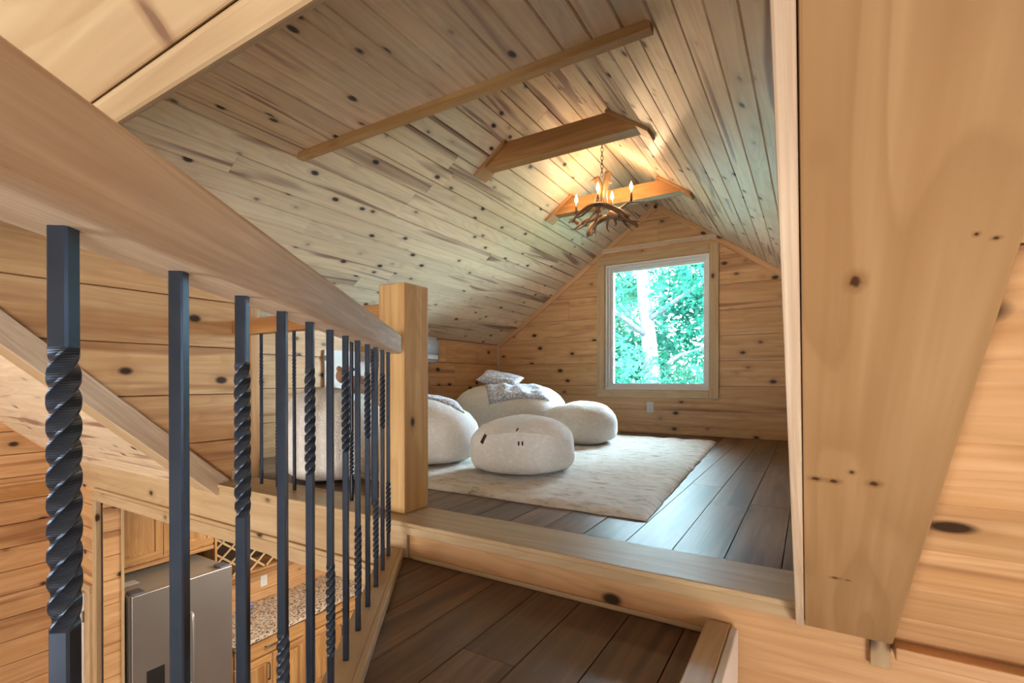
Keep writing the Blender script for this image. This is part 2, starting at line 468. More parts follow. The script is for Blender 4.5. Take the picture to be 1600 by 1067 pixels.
def planks(parent, o, u, v, poly, width, mat, rng, t=0.016, gap=0.0012, ch=0.003, lens=(1.6, 3.2), v0=None, name='plank'):
    """cover a convex polygon (in u,v) with planks running along u; each plank an own object"""
    F = frame_of(V(o), u, v)
    if area(poly) < 0: poly = poly[::-1]
    vmin = min(p[1] for p in poly); vmax = max(p[1] for p in poly)
    y = vmin if v0 is None else v0
    while y < vmax - 1e-4:
        row = clip(clip(poly, 0, -1, -(y + gap)), 0, 1, y + width - gap)
        if len(row) >= 3 and abs(area(row)) > 1e-4:
            u0 = min(p[0] for p in row); u1 = max(p[0] for p in row)
            cuts = [u0]
            x = u0 + rng.uniform(0.4, 1.0) * lens[1]
            while x < u1 - 0.35:
                cuts.append(x); x += rng.uniform(*lens)
            cuts.append(u1)
            for a, b in zip(cuts[:-1], cuts[1:]):
                ga = 0 if a == u0 else 0.0008
                gb = 0 if b == u1 else 0.0008
                bot = clip(clip(row, -1, 0, -(a + ga)), 1, 0, b - gb)
                if len(bot) < 3 or abs(area(bot)) < 1e-4: continue
                top = clip(clip(bot, 0, -1, -(y + gap + ch)), 0, 1, y + width - gap - ch)
                plank_from_poly(name, bot, top, t, F, mat, parent)
        y += width

def slab(name, pts, thick, mat, kind='structure', label=None, cat=None):
    """flat polygon given a thickness vector"""
    tv = V(thick); n = len(pts)
    vs = [V(p) for p in pts] + [V(p) + tv for p in pts]
    fs = [tuple(range(n)), tuple(range(2 * n - 1, n - 1, -1))] + [(i, (i + 1) % n, n + (i + 1) % n, n + i) for i in range(n)]
    o = from_py(name, vs, fs, mat)
    return tag(o, label, cat, None, kind)

def tube(bm, pts, radii, seg=10, cap=True):
    pts = [V(p) for p in pts]
    rings = []
    ref = V((0.31, 0.77, 0.55)).normalized()
    for i, p in enumerate(pts):
        d = (pts[min(i + 1, len(pts) - 1)] - pts[max(i - 1, 0)]).normalized()
        a = d.cross(ref)
        if a.length < 0.05: a = d.cross(V((1, 0, 0)))
        a.normalize(); b = d.cross(a)
        rings.append([bm.verts.new(p + (a * math.cos(2 * math.pi * k / seg) + b * math.sin(2 * math.pi * k / seg)) * radii[i]) for k in range(seg)])
    for r, q in zip(rings[:-1], rings[1:]):
        for k in range(seg):
            bm.faces.new((r[k], r[(k + 1) % seg], q[(k + 1) % seg], q[k]))
    if cap:
        bm.faces.new(rings[0][::-1]); bm.faces.new(rings[-1])

def spline(P, n=8):
    P = [V(p) for p in P]
    P = [2 * P[0] - P[1]] + P + [2 * P[-1] - P[-2]]
    out = []
    for i in range(1, len(P) - 2):
        for k in range(n):
            t = k / n
            a, b, c, d = P[i - 1], P[i], P[i + 1], P[i + 2]
            out.append(0.5 * ((2 * b) + (c - a) * t + (2 * a - 5 * b + 4 * c - d) * t * t + (3 * b - a - 3 * c + d) * t ** 3))
    out.append(P[-2])
    return out

R = random.Random(7)
S = 'structure'

# ================================================================== THE SETTING
# ---------------- loft floor
fl = slab('floor', [(XL - .1, YCF + .02, -.02), (XRW + .1, YCF + .02, -.02), (XRW + .1, YG + .1, -.02), (XL - .1, YG + .1, -.02)], (0, 0, -.2), 'back',
          label='dark brown wood plank floor of the raised loft', cat='floor')
planks(fl, (0, 0, -.016), (0, 1, 0), (-1, 0, 0), [(YCB - .01, -XRW), (YG, -XRW), (YG, -XL), (YCB - .01, -XL)], 0.155, 'floor', R,
       t=0.016, gap=0.0006, ch=0.0012, lens=(0.9, 1.22), v0=-XRW - .125)

# ---------------- landing floor
rail_d = V((-0.60557, 0.79579, 0)); rail_n = V((0.79579, 0.60557, 0)); B0 = V((-1.35, 1.331, 0))
def rp(s, off=0.0, z=0.0): return B0 + rail_d * s + rail_n * off + V((0, 0, z))
pa = rp(0.10); pb = rp(-2.1)
lf = slab('floor_landing', [(pa.x, YCF, ZH - .017), (pb.x, pb.y, ZH - .017), (-.17, pb.y, ZH - .017), (-.17, YCF, ZH - .017)], (0, 0, -.2), 'back',
          label='dark brown wood plank floor of the lower landing behind the iron balusters', cat='floor')
planks(lf, (0, 0, ZH - .016), (0, 1, 0), (-1, 0, 0), [(YCF, -pa.x), (pb.y, -pb.x), (pb.y, .17), (YCF, .17)], 0.155, 'floor', R,
       t=0.016, gap=0.0006, ch=0.0012, lens=(0.9, 1.22), v0=.17 - .03)

# ---------------- gable wall with window hole
HX0, HX1, HZ0, HZ1 = -1.884, -0.829, 0.446, 1.773      # vinyl frame outside
CX0, CX1, CZ0, CZ1 = -1.978, -0.746, 0.364, 1.869      # casing outside
gx0 = lambda z: XL if z <= ZE else XR - (ZA - z) / SLP
gx1 = lambda z: 2 * XR - gx0(z)
def prism(name, poly, y0, y1, mat, parent=None):
    n = len(poly); c = V((sum(p[0] for p in poly) / n, 0, sum(p[1] for p in poly) / n))
    vs = [(p[0] - c.x, p[1] - c.z, -y0) for p in poly] + [(p[0] - c.x, p[1] - c.z, -y1) for p in poly]
    fs = [tuple(range(n)), tuple(range(2 * n - 1, n - 1, -1))] + [(i, (i + 1) % n, n + (i + 1) % n, n + i) for i in range(n)]
    return from_py(name, vs, fs, mat, parent, frame_of(c, (1, 0, 0), (0, 0, 1)))
bm = bmesh.new()
def ring_wall(bm, y):
    o = [bm.verts.new((x, y, z)) for x, z in ((XL - .3, -.3), (XRW + .3, -.3), (XRW + .3, ZE + .2), (XR, ZA + .35), (XL - .3, ZE + .2))]
    h = [bm.verts.new((x, y, z)) for x, z in ((HX0, HZ0), (HX1, HZ0), (HX1, HZ1), (HX0, HZ1))]
    bm.faces.new((o[0], o[1], h[1], h[0])); bm.faces.new((o[1], o[2], h[2], h[1]))
    bm.faces.new((o[2], o[3], h[3], h[2])); bm.faces.new((o[3], o[4], h[3])); bm.faces.new((o[4], o[0], h[0], h[3]))
    return o, h
o1, h1 = ring_wall(bm, YG + .017); o2, h2 = ring_wall(bm, YG + .14)
for a, b in ((o1, o2), (h1, h2)):
    for i in range(len(a)):
        j = (i + 1) % len(a); bm.faces.new((a[i], a[j], b[j], b[i]))
wb = from_bm('wall_back', bm, 'back')
tag(wb, 'honey pine gable wall at the far end of the loft around the window', 'wall', kind=S)
PIT = 0.243
for r in range(10):
    z0, z1 = r * PIT + .002, (r + 1) * PIT - .002
    if z0 > ZA - .01: break
    z1 = min(z1, ZA - .004)
    lft = [(gx0(z0), z0)] + ([(XL, ZE)] if z0 < ZE < z1 else []) + [(gx0(z1), z1)]
    rgt = [(2 * XR - x, z) for x, z in lft]
    y0, y1 = YG + .016, YG
    if z1 < HZ0 or z0 > HZ1:
        cuts = [None]
        if r in (0, 8): cuts = [-2.05]
        if cuts[0] is None: prism('plank', [lft[0]] + [rgt[0]] + rgt[1:] + lft[1:][::-1], y0, y1, 'wall', wb)
        else:
            c = cuts[0] if r == 0 else XR + .02
            prism('plank', [lft[0], (c - .0008, z0), (c - .0008, z1)] + lft[1:][::-1], y0, y1, 'wall', wb)
            prism('plank', [(c + .0008, z0), rgt[0]] + rgt[1:] + [(c + .0008, z1)], y0, y1, 'wall', wb)
    elif z0 >= HZ0 and z1 <= HZ1:
        if r in (3, 5):
            c = -2.62 + .15 * (r - 3)
            prism('plank', [lft[0], (c - .0008, z0), (c - .0008, z1)] + lft[1:][::-1], y0, y1, 'wall', wb)
            prism('plank', [(c + .0008, z0), (HX0, z0), (HX0, z1), (c + .0008, z1)], y0, y1, 'wall', wb)
        else:
            prism('plank', [lft[0], (HX0, z0), (HX0, z1)] + lft[1:][::-1], y0, y1, 'wall', wb)
        prism('plank', [(HX1, z0), rgt[0]] + rgt[1:] + [(HX1, z1)], y0, y1, 'wall', wb)
    elif z0 < HZ0:
        prism('plank', [lft[0], rgt[0]] + rgt[1:] + [(HX1, z1), (HX1, HZ0), (HX0, HZ0), (HX0, z1)] + lft[1:][::-1], y0, y1, 'wall', wb)
    else:
        prism('plank', [lft[0], (HX0, z0), (HX0, HZ1), (HX1, HZ1), (HX1, z0), rgt[0]] + rgt[1:] + lft[1:][::-1], y0, y1, 'wall', wb)

# ---------------- knee walls
wl = slab('wall_left', [(XL - .017, 1.60, -.02), (XL - .017, YG, -.02), (XL - .017, YG, ZE + .03), (XL - .017, 1.60, ZE + .03)], (-.1, 0, 0), 'back',
          label='low pine knee wall on the left of the loft', cat='wall')
planks(wl, (XL - .016, 0, 0), (0, 1, 0), (0, 0, 1), [(1.60, 0), (YG, 0), (YG, ZE + .02), (1.60, ZE + .02)], PIT, 'wall', R, ch=.0025)
wr = slab('wall_right', [(XRW + .017, 1.60, -.02), (XRW + .017, YG, -.02), (XRW + .017, YG, ZE + .03), (XRW + .017, 1.60, ZE + .03)], (.1, 0, 0), 'back',
          label='low pine knee wall on the right of the loft, behind the slanted board', cat='wall')
planks(wr, (XRW + .016, 0, 0), (0, -1, 0), (0, 0, 1), [(-1.60, 0), (-YG, 0), (-YG, ZE + .02), (-1.60, ZE + .02)], PIT, 'wall', R, ch=.0025)

# ---------------- cheek walls beside the opening (rise from the roof slope to the loft ceiling)
YE = 1.635
yb = -0.35
for sgn, name, lab in ((1, 'wall_cheek_left', 'tall pine cheek wall at the left end of the loft railing'),
                       (-1, 'wall_cheek_right', 'pine cheek wall behind the slanted board on the right')):
    xc = XCK if sgn > 0 else XCKR
    zt = left_z(XCK)
    pts = [(YE, -.02), (YE, zt), ((yb), zt), (YBS - (zt - ZBS) / M if False else yb, main_z(yb) if main_z(yb) < zt else zt), (YBS + .03, ZBS + .03)]
    pts = [(YE, -.02), (YE, zt), (YBS - (zt - ZBS) / M, zt), (YBS + .04, -.02)]
    xo = xc - sgn * .017
    w = slab(name, [(xo, y, z) for y, z in pts], (-sgn * .3, 0, 0), 'back', label=lab, cat='wall')
    if sgn > 0:
        planks(w, (xc - .016, 0, 0), (0, 1, 0), (0, 0, 1), pts, 0.2475, 'wall', R, ch=.0025, v0=-.0225, lens=(3, 5))
    else:
        planks(w, (xc + .016, 0, 0), (0, -1, 0), (0, 0, 1), [(-y, z) for y, z in pts], 0.2475, 'wall', R, ch=.0025, v0=-.0225, lens=(3, 5))

# ---------------- loft ceilings
YB = -0.55
nl = V((SLP, 0, -1)).normalized()       # into the room, left slope
ul = V((1, 0, SLP)).normalized()
LS = math.hypot(XR - XL, ZA - ZE)
def ceil_slope(name, sgn, lab):
    x0 = XL if sgn > 0 else XRW
    o = V((x0, 0, ZE))
    vdir = V((sgn * ul.x, 0, ul.z))
    n = V((sgn * nl.x, 0, nl.z))
    pts = [V((x0, YB, ZE)), V((x0, YG + .1, ZE)), V((XR, YG + .1, ZA)), V((XR, YB, ZA))]
    # lower edge carried a little past the knee wall
    pts[0] -= vdir * .3; pts[1] -= vdir * .3
    c = slab(name, [p - n * .001 for p in pts], -n * .12, 'back', label=lab, cat='ceiling')
    u = V((0, 1, 0)) * (1 if sgn < 0 else 1)
    # frame normal must look into the room
    if V((0, 1, 0)).cross(vdir).dot(n) > 0:
        planks(c, o - n * .0005, (0, 1, 0), vdir, [(YB, 0), (YG, 0), (YG, LS), (YB, LS)], 0.1125, 'ceil', R, t=.001 + .0145, ch=.0035, lens=(1.5, 3.4))
    else:
        planks(c, o - n * .0005, (0, -1, 0), vdir, [(-YG, 0), (-YB, 0), (-YB, LS), (-YG, LS)], 0.1125, 'ceil', R, t=.001 + .0145, ch=.0035, lens=(1.5, 3.4))
    return c
ceil_slope('ceiling_left', 1, 'long pale pine plank slope of the loft ceiling on the left')
ceil_slope('ceiling_right', -1, 'steeply seen pale pine plank slope of the loft ceiling on the right')
fx0 = XR - (ZA - ZC) / SLP; fx1 = 2 * XR - fx0
cf = slab('ceiling_flat', [(fx0 - .05, YB, ZC + .017), (fx1 + .05, YB, ZC + .017), (fx1 + .05, Y3 - .005, ZC + .017), (fx0 - .05, Y3 - .005, ZC + .017)], (0, 0, .08), 'back',
          label='darker flat pine plank ceiling nearest the camera, ending at a batten', cat='ceiling')
planks(cf, (0, 0, ZC + .016), (0, 1, 0), (1, 0, 0), [(YB, fx0), (Y3 - .01, fx0), (Y3 - .01, fx1), (YB, fx1)], 0.108, 'ceil', R, ch=.004, lens=(3, 5))
# little gable that closes the space between flat ceiling and ridge
slab('wall_collar', [(fx0, Y3 - .02, ZC + .02), (fx1, Y3 - .02, ZC + .02), (XR, Y3 - .02, ZA)], (0, -.02, 0), 'ceil',
     label='small triangular pine panel above the batten, facing the far window', cat='wall')
trim_n = [0]
def trim(o, lab, cat='trim'):
    tag(o, lab, cat, None, S); return o
trim(board('trim_1', (fx0 + .01, Y3 - .035, ZC - .034), (fx1 - .01, Y3 + .005, ZC + .002), 'x', 'post'),
     'long pine batten along the front edge of the flat ceiling')

# ---------------- main roof slope around the opening
nm = V((0, -M, -1)).normalized()          # into the room (down and towards the camera side)
vm = V((0, -1, M)).normalized()           # up the slope
om = V((0, YBS, ZBS))
OM = om - nm * .020                       # plank face is 2 cm behind the face of the slope boards
LT = 5.0                                  # length of the slope up to the main ridge
SH = (YBS - YHD) * math.hypot(1, M)       # header position on the slope
XE = 2.4                                  # right end of the house
def mp(x, s, n=0.0): return OM + V((x, 0, 0)) + vm * s + nm * n
s0 = -.02
xb_l0, xb_l1 = 2 * XR - .1624, 2 * XR + .0098
cm = slab('ceiling_main', [mp(XW - .1, s0, -.017), mp(xb_l0 + .03, s0, -.017), mp(xb_l0 + .03, SH, -.017), mp(XW - .1, SH, -.017)], -nm * .1, 'back',
          label='main roof slope of pine planks at the far left, above the kitchen wall', cat='ceiling')
def slope_planks(parent, x0, x1, a, b):
    # normal of frame (u, v) must be nm: u x v = nm -> u = vm x nm
    u = vm.cross(nm)
    sgn = 1 if u.x > 0 else -1
    planks(parent, OM - nm * .016, u, vm, [(sgn * x0, a), (sgn * x1, a), (sgn * x1, b), (sgn * x0, b)], 0.1545, 'wall' if x0 > 0 else 'ceil', R, ch=.003, lens=(1.6, 3.0), v0=s0 - .02)
slope_planks(cm, XW, xb_l0 + .02, s0, SH + .6)
cm2 = slab('ceiling_main_right', [mp(xb1 := .1324, s0, -.017), mp(XE + .1, s0, -.017), mp(XE + .1, SH, -.017), mp(xb1, SH, -.017)], -nm * .1, 'back',
           label='main roof slope of pine planks at the far right, beside the slanted board', cat='ceiling')
slope_planks(cm2, .1424, XE, s0, SH + .6)
slab('ceiling_main_top', [mp(XW - .1, SH, -.017), mp(XE + .1, SH, -.017), mp(XE + .1, LT, -.017), mp(XW - .1, LT, -.017)], -nm * .1, 'plaster',
     label='main roof slope above the camera, over the landing', cat='ceiling')
um = vm.cross(nm)
def slope_board(name, x0, x1, a, b, n0, n1, mat, along='v', bev=.003):
    o = om
    if along == 'v':
        F_u, F_v = vm, -um if vm.cross(-um).dot(nm) > 0 else um
        s = 1 if F_v.x > 0 else -1
        ys = sorted((s * x0, s * x1))
        return oboard(name, o, F_u, F_v, a, b, ys[0], ys[1], n0, n1, mat, None, bev)
    F_u, F_v = um, vm
    s = 1 if F_u.x > 0 else -1
    xs = sorted((s * x0, s * x1))
    return oboard(name, o, F_u, F_v, xs[0], xs[1], a, b, n0, n1, mat, None, bev)
# wide boards lying on the slope (right, left, header) and the lining boards of the opening
trim(slope_board('trim_2', -.0086, .1624, 0.0, SH + .30, -.02, 0.0, 'board'), 'very wide smooth pine board slanting up the right side of the frame')
trim(slope_board('trim_3', -.0275, -.0098, -.002, SH, -.13, 0.004, 'rail'), 'narrow pale edge strip along the left side of the wide slanted board')
trim(slope_board('trim_4', xb_l0, xb_l1 - .001, 0.0, SH + .30, -.02, 0.0, 'beam'), 'pine board slanting along the roof slope at the far left, under the grey lining board')
trim(slope_board('trim_5', 2 * XR + .0098, 2 * XR + .034, -.012, SH, -.095, 0.004, 'rail'), 'pale diagonal lining board running up the left cheek wall')
slope_board('trim_18', XCK - .02, 2 * XR + .0097, -.012, SH, -.095, -.0205, 'rail')
trim(bpy.data.objects['trim_18'], 'backing strip between the diagonal lining board and the left cheek wall')
trim(slope_board('trim_6', xb_l0, .1624, SH + .012, SH + .36, -.02, 0.0, 'beam', 'u'), 'wide pale pine header board overhead at the upper left')
trim(slope_board('trim_7', xb_l1, -.0098, SH - .024, SH + .010, -.10, 0.006, 'beam', 'u', .006), 'long pale header beam crossing the upper left corner')

# big knots of the wide slanted board and of the header board
def knot_places(o, places):
    Mi = o.matrix_basis.inverted()
    return [((Mi @ V(p)).x, (Mi @ V(p)).y, a, b, col) for p, a, b, col in places]
DK = (0.05, 0.02, 0.010)
BK = [(.0413, .6331, .6537, .013, .009), (.009, .914, .3929, .008, .011), (.0329, .916, .391, .008, .010), (.0546, .8949, .4106, .007, .005),
      (.0836, .9138, .393, .010, .010), (.0448, 1.1717, .1535, .007, .010), (.066, 1.172, .153, .004, .006), (.1297, .6022, .6824, .003, .003), (.144, .607, .678, .003, .004)]
HK = (-.672, .286, .976)
bo = bpy.data.objects['trim_2']
bo.data.materials[0] = wood('wide board with knots', (0.43, 0.265, 0.130), (0.34, 0.192, 0.084), (0.23, 0.117, 0.045), knots=2.0, knot_r=0.02, streak_amt=0.30, rough=0.36, vary=0.0, grain=0.7, ring=0.45,
    eyes=knot_places(bo, [((x, y, z), a, b, DK) for x, y, z, a, b in BK]))
bo = bpy.data.objects['trim_6']
bo.data.materials[0] = wood('header board with knot', (0.60, 0.45, 0.27), (0.49, 0.34, 0.185), (0.34, 0.19, 0.095), knots=2.0, knot_r=0.02, streak_amt=0.28, rough=0.45, vary=0.0, ring=0.40, grain=0.7,
    eyes=knot_places(bo, [(HK, .016, .050, (0.22, 0.12, 0.065))]))

# ---------------- sill beam between landing and loft
sb = board('sill_beam', (XW, YCF + .034, -.05), (XE, YCB - .02, -.30), 'x', 'beam', None, 0)
tag(sb, 'long pine beam under the loft edge above the kitchen opening', 'beam', kind=S)
board('cap', (XCK, YCF - .012, -.018), (-.0275, YCB, 0.0), 'x', 'beam', sb, .005, 3)
board('cap_strip', (XCK, YCF - .003, -.050), (-.028, YCF + .03, -.0185), 'x', 'beam', sb, .003)
board('fascia_board', (-1.33, YCF + .012, -.62), (XE, YCF + .033, -.0505), 'x', 'wall', sb, .003)
board('beam_face', (XW, YCF + .002, -.200), (-1.335, YCF + .03, -.0505 + .045), 'x', 'beam', sb, .003)
board('molding', (XW + .75, YCF - .012, -.222), (-1.335, YCF + .03, -.2005), 'x', 'beam', sb, .009, 4)
board('quarter_round', (-1.30, YCF + .000, ZH), (-.239, YCF + .0118, ZH + .014), 'x', 'beam', sb, .006, 3)
board('ledge', (.165, YBS - .02, -.075), (XE, YCF + .02, -.0455), 'x', 'wall', sb, .003)
board('end_block', (.122, YCF - .006, -.115), (.160, YCF + .02, -.052), 'z', 'beam', sb, .002)

# ---------------- kitchen opening below the beam
tg = board('trim_8', (-4.27, YCF - .012, -.288), (-1.335, YCF + .02, -.2225), 'x', 'beam', None, .004)
trim(tg, 'pine head casing over the kitchen opening under the sill beam')
trim(board('trim_9', (-4.27, YCF - .012, ZK), (-4.205, YCF + .02, -.289), 'z', 'beam'), 'pine side casing of the kitchen opening')
jb = board('trim_10', (-4.30, YCF + .022, ZK), (-4.18, 1.528, -.32), 'z', 'back', None, 0)
trim(jb, 'honey pine jamb at the left of the refrigerator')
planks(jb, (-4.18, 0, 0), (0, 1, 0), (0, 0, 1), [(YCF + .02, ZK), (1.528, ZK), (1.528, -.30), (YCF + .02, -.30)], 0.17, 'wall', R, t=.012, ch=.001, lens=(2, 3))
trim(board('trim_11', (-4.30, 1.529, ZK), (-4.155, 1.545, -.32), 'z', 'beam'), 'thin pine edge strip beside the refrigerator')
wk = slab('wall_front_left', [(XW, YCF + .032, ZK), (-4.24, YCF + .032, ZK), (-4.24, YCF + .032, -.02), (XW, YCF + .032, -.02)], (0, .08, 0), 'back',
          label='pine wall left of the kitchen opening', cat='wall')
planks(wk, (0, YCF + .032, 0), (1, 0, 0), (0, 0, 1), [(XW, ZK), (-4.26, ZK), (-4.26, -.203), (XW, -.203)], 0.17, 'wall', R, t=.016, ch=.0025, lens=(2, 3))
# end wall of the house
we = slab('wall_end_left', [(XW - .017, -4.8, ZK), (XW - .017, 5.2, ZK), (XW - .017, 5.2, .1), (XW - .017, YBS, main_z(YBS) + .1), (XW - .017, -2.0, main_z(-2.0) + .1), (XW - .017, -4.8, main_z(-2.0) - 2.4)], (-.1, 0, 0), 'back',
          label='far left pine end wall of the house, below the roof slope', cat='wall')
planks(we, (XW - .016, 0, 0), (0, 1, 0), (0, 0, 1), [(-.2, ZK), (YCF, ZK), (YCF, .02), (-.2, main_z(-.2) + .06)], 0.17, 'wall', R, t=.016, ch=.0025, lens=(2.2, 3), v0=ZK)
board('floor_band', (XW - .001, -.2, -.325), (XW + .012, YCF, -.225), 'y', 'tie', we, .003)
board('rake_trim', (XW - .001, -.2, -.226), (XW + .02, YCF, -.205), 'y', 'wall', we, .004)
trim(oboard('trim_12', OM + nm * .002, vm, um, .06, 2.2, (-XW - .06) if um.x < 0 else XW, -XW if um.x < 0 else XW + .06, 0, .014, 'wall'), 'pine corner trim where the far left wall meets the roof slope')
# small door at the lower left
d2 = empty('door_2', (-4.45, YCF, ZK)); tag(d2, 'pale door with pine casing at the lower left, beside the kitchen opening', 'door', kind=S)
board('casing', (-4.42, YCF - .008, ZK), (-4.335, YCF + .0145, -.96), 'z', 'beam', d2, .003)
board('casing', (-4.85, YCF - .008, -.96), (-4.335, YCF + .0145, -.905), 'x', 'beam', d2, .003)
board('panel', (-4.85, YCF - .004, ZK), (-4.455, YCF + .0145, -.985), 'z', 'white_door', d2, .003)
board('hinge', (-4.462, YCF - .012, -1.19), (-4.44, YCF + .006, -1.11), 'z', 'steel', d2, .002)

# ---------------- kitchen shell
planks(we, (XW - .016, 0, 0), (0, 1, 0), (0, 0, 1), [(1.53, ZK), (5.1, ZK), (5.1, -.33), (1.53, -.33)], 0.17, 'wall', R, t=.016, ch=.0025, lens=(1.2, 2.2), v0=ZK)
slab('floor_kitchen', [(XW, -4.8, ZK), (XE, -4.8, ZK), (XE, 5.2, ZK), (XW, 5.2, ZK)], (0, 0, -.05), 'tile', label='brown kitchen and great room floor far below', cat='floor')
slab('ceiling_kitchen', [(XW, YCF + .05, -.30), (XE, YCF + .05, -.30), (XE, 5.2, -.30), (XW, 5.2, -.30)], (0, 0, .06), 'plaster', label='kitchen ceiling under the loft', cat='ceiling')
slab('wall_kitchen_back', [(XW, 5.15, ZK), (XE, 5.15, ZK), (XE, 5.15, -.3), (XW, 5.15, -.3)], (0, .05, 0), 'plaster', label='kitchen wall below the gable', cat='wall')
# ---------------- rest of the house behind the camera
zr = main_z(-2.0)
slab('wall_end_right', [(XE, -4.8, ZK), (XE, 5.2, ZK), (XE, 5.2, 0), (XE, YBS, main_z(YBS)), (XE, -2.0, zr), (XE, -4.8, zr - 2.6)], (.1, 0, 0), 'plaster', label='end wall of the house at the far right', cat='wall')
slab('wall_great_room', [(XW, -4.8, ZK), (XE, -4.8, ZK), (XE, -4.8, zr - 2.6), (XW, -4.8, zr - 2.6)], (0, -.1, 0), 'plaster', label='great room wall behind the camera', cat='wall')
slab('ceiling_great_room', [(XW, -4.85, zr - 2.65), (XE, -4.85, zr - 2.65), (XE, -1.9, zr + .09), (XW, -1.9, zr + .09)], (0, -.05, .06), 'plaster', label='great room roof slope behind the camera', cat='ceiling')

# ---------------- loft trims
trim(board('trim_13', (XL, YG - .016, 0), (XL + .03, YG, ZE), 'z', 'rail'), 'slim vertical corner trim where the knee wall meets the gable')
rk = V((1, 0, SLP)).normalized(); rkn = V((-SLP, 0, 1)).normalized()
for i, sg in ((14, 1), (15, -1)):
    u = V((sg * rk.x, 0, rk.z)); v = V((sg * rkn.x, 0, rkn.z))
    o = V((XL if sg > 0 else XRW, YG, ZE))
    F = frame_of(o, u, v); nn = F.to_3x3() @ V((0, 0, 1))
    n0, n1 = (0, .014) if nn.y < 0 else (-.014, 0)
    trim(oboard('trim_%d' % i, o, u, v, .0, LS - .015, -.072, -.017, n0, n1, 'wall'), 'pine rake trim along the gable under the %s ceiling slope' % ('left' if sg > 0 else 'right'))
trim(board('trim_16', (gx0(1.93) + .04, YG - .016, 1.905), (gx1(1.93) - .04, YG, 1.958), 'x', 'rail', None, .004), 'horizontal pine trim board just above the window')
trim(board('trim_17', (XCK - .004, YE - .04, 0.0), (XCK + .014, YE + .008, left_z(XCK) - .02), 'z', 'wall'), 'vertical corner trim at the end of the left cheek wall')
bb = board('baseboard_back', (XL + .02, YG - .014, .001), (XRW - .02, YG, .082), 'x', 'wall', None, .004)
tag(bb, 'pine baseboard along the gable wall', 'baseboard', kind=S)
bl = board('baseboard_left', (XL, YE + .05, .001), (XL + .014, YG - .02, .082), 'y', 'wall', None, .004)
tag(bl, 'pine baseboard along the left knee wall', 'baseboard', kind=S)
bc = board('baseboard_cheek', (XCK, YBS + .10, .001), (XCK + .012, YE - .045, .055), 'y', 'rail', None, .004)
tag(bc, 'short pale baseboard at the foot of the left cheek wall', 'baseboard', kind=S)

# ---------------- window
wi = empty('window_1', ((CX0 + CX1) / 2, YG, CZ0)); tag(wi, 'white framed picture window in the gable looking into green trees', 'window', kind=S)
cw = .088
board('casing', (CX0, YG - .02, CZ1 - cw), (CX1 - cw, YG, CZ1), 'x', 'beam', wi, .004)
board('casing', (CX0, YG - .02, CZ0), (CX1 - cw, YG, CZ0 + cw - .006), 'x', 'beam', wi, .004)
board('casing', (CX1 - cw + .001, YG - .02, CZ0), (CX1, YG, CZ1), 'z', 'beam', wi, .004)
board('casing', (CX0, YG - .02, CZ0 + cw - .005), (CX0 + cw, YG, CZ1 - cw - .001), 'z', 'beam', wi, .004)
def frame_ring(name, x0, x1, z0, z1, w, ya, yb_, mat, parent, bev=.004):
    bm = bmesh.new()
    for lo, hi in (((x0, ya, z0), (x1, yb_, z0 + w)), ((x0, ya, z1 - w), (x1, yb_, z1)), ((x0, ya, z0 + w), (x0 + w, yb_, z1 - w)), ((x1 - w, ya, z0 + w), (x1, yb_, z1 - w))):
        bm_box(bm, lo, hi)
    return from_bm(name, bm, mat, parent)
frame_ring('jamb', HX0, HX1, HZ0, HZ1, .018, YG - .006, YG + .13, 'vinyl', wi)
frame_ring('frame', HX0 + .018, HX1 - .018, HZ0 + .018, HZ1 - .018, .022, YG + .030, YG + .12, 'vinyl', wi)
sash = frame_ring('sash', HX0 + .040, HX1 - .040, HZ0 + .040, HZ1 - .040, .026, YG + .055, YG + .10, 'vinyl', wi)
board('pane', (HX0 + .064, YG + .074, HZ0 + .064), (HX1 - .064, YG + .080, HZ1 - .064), 'x', 'glass', sash, 0)

# ---------------- tie beams with cleats
for k, (ty, z0, z1, lab) in enumerate(((2.72, 1.962, 2.098, 'amber tie beam with cleats nearest the camera, in front of the chandelier'),
                                       (3.78, 1.955, 2.070, 'amber tie beam with cleats lit by the chandelier, nearest the window'))):
    t = empty('tie_beam', (XR, ty, z0)); tag(t, lab, 'beam', kind=S)
    d = .09
    poly = [(XR - (ZA - z0) / SLP + .022, z0), (XR + (ZA - z0) / SLP - .022, z0), (XR + (ZA - z1) / SLP - .022, z1), (XR - (ZA - z1) / SLP + .022, z1)]
    b = prism('beam', poly, ty, ty + d, 'tie', t)
    for sg in (1, -1):
        u = V((sg * rk.x, 0, rk.z)); v = V((0, 1, 0))
        o = V((XR - sg * (ZA - z0) / SLP, ty + d / 2, z0))
        F = frame_of(o, u, v); nn = F.to_3x3() @ V((0, 0, 1))
        n0, n1 = ((.017, .036) if nn.z < 0 else (-.036, -.017))
        oboard('cleat', o, u, v, -.035, .27, -.075, .060, n0, n1, 'tie', t)

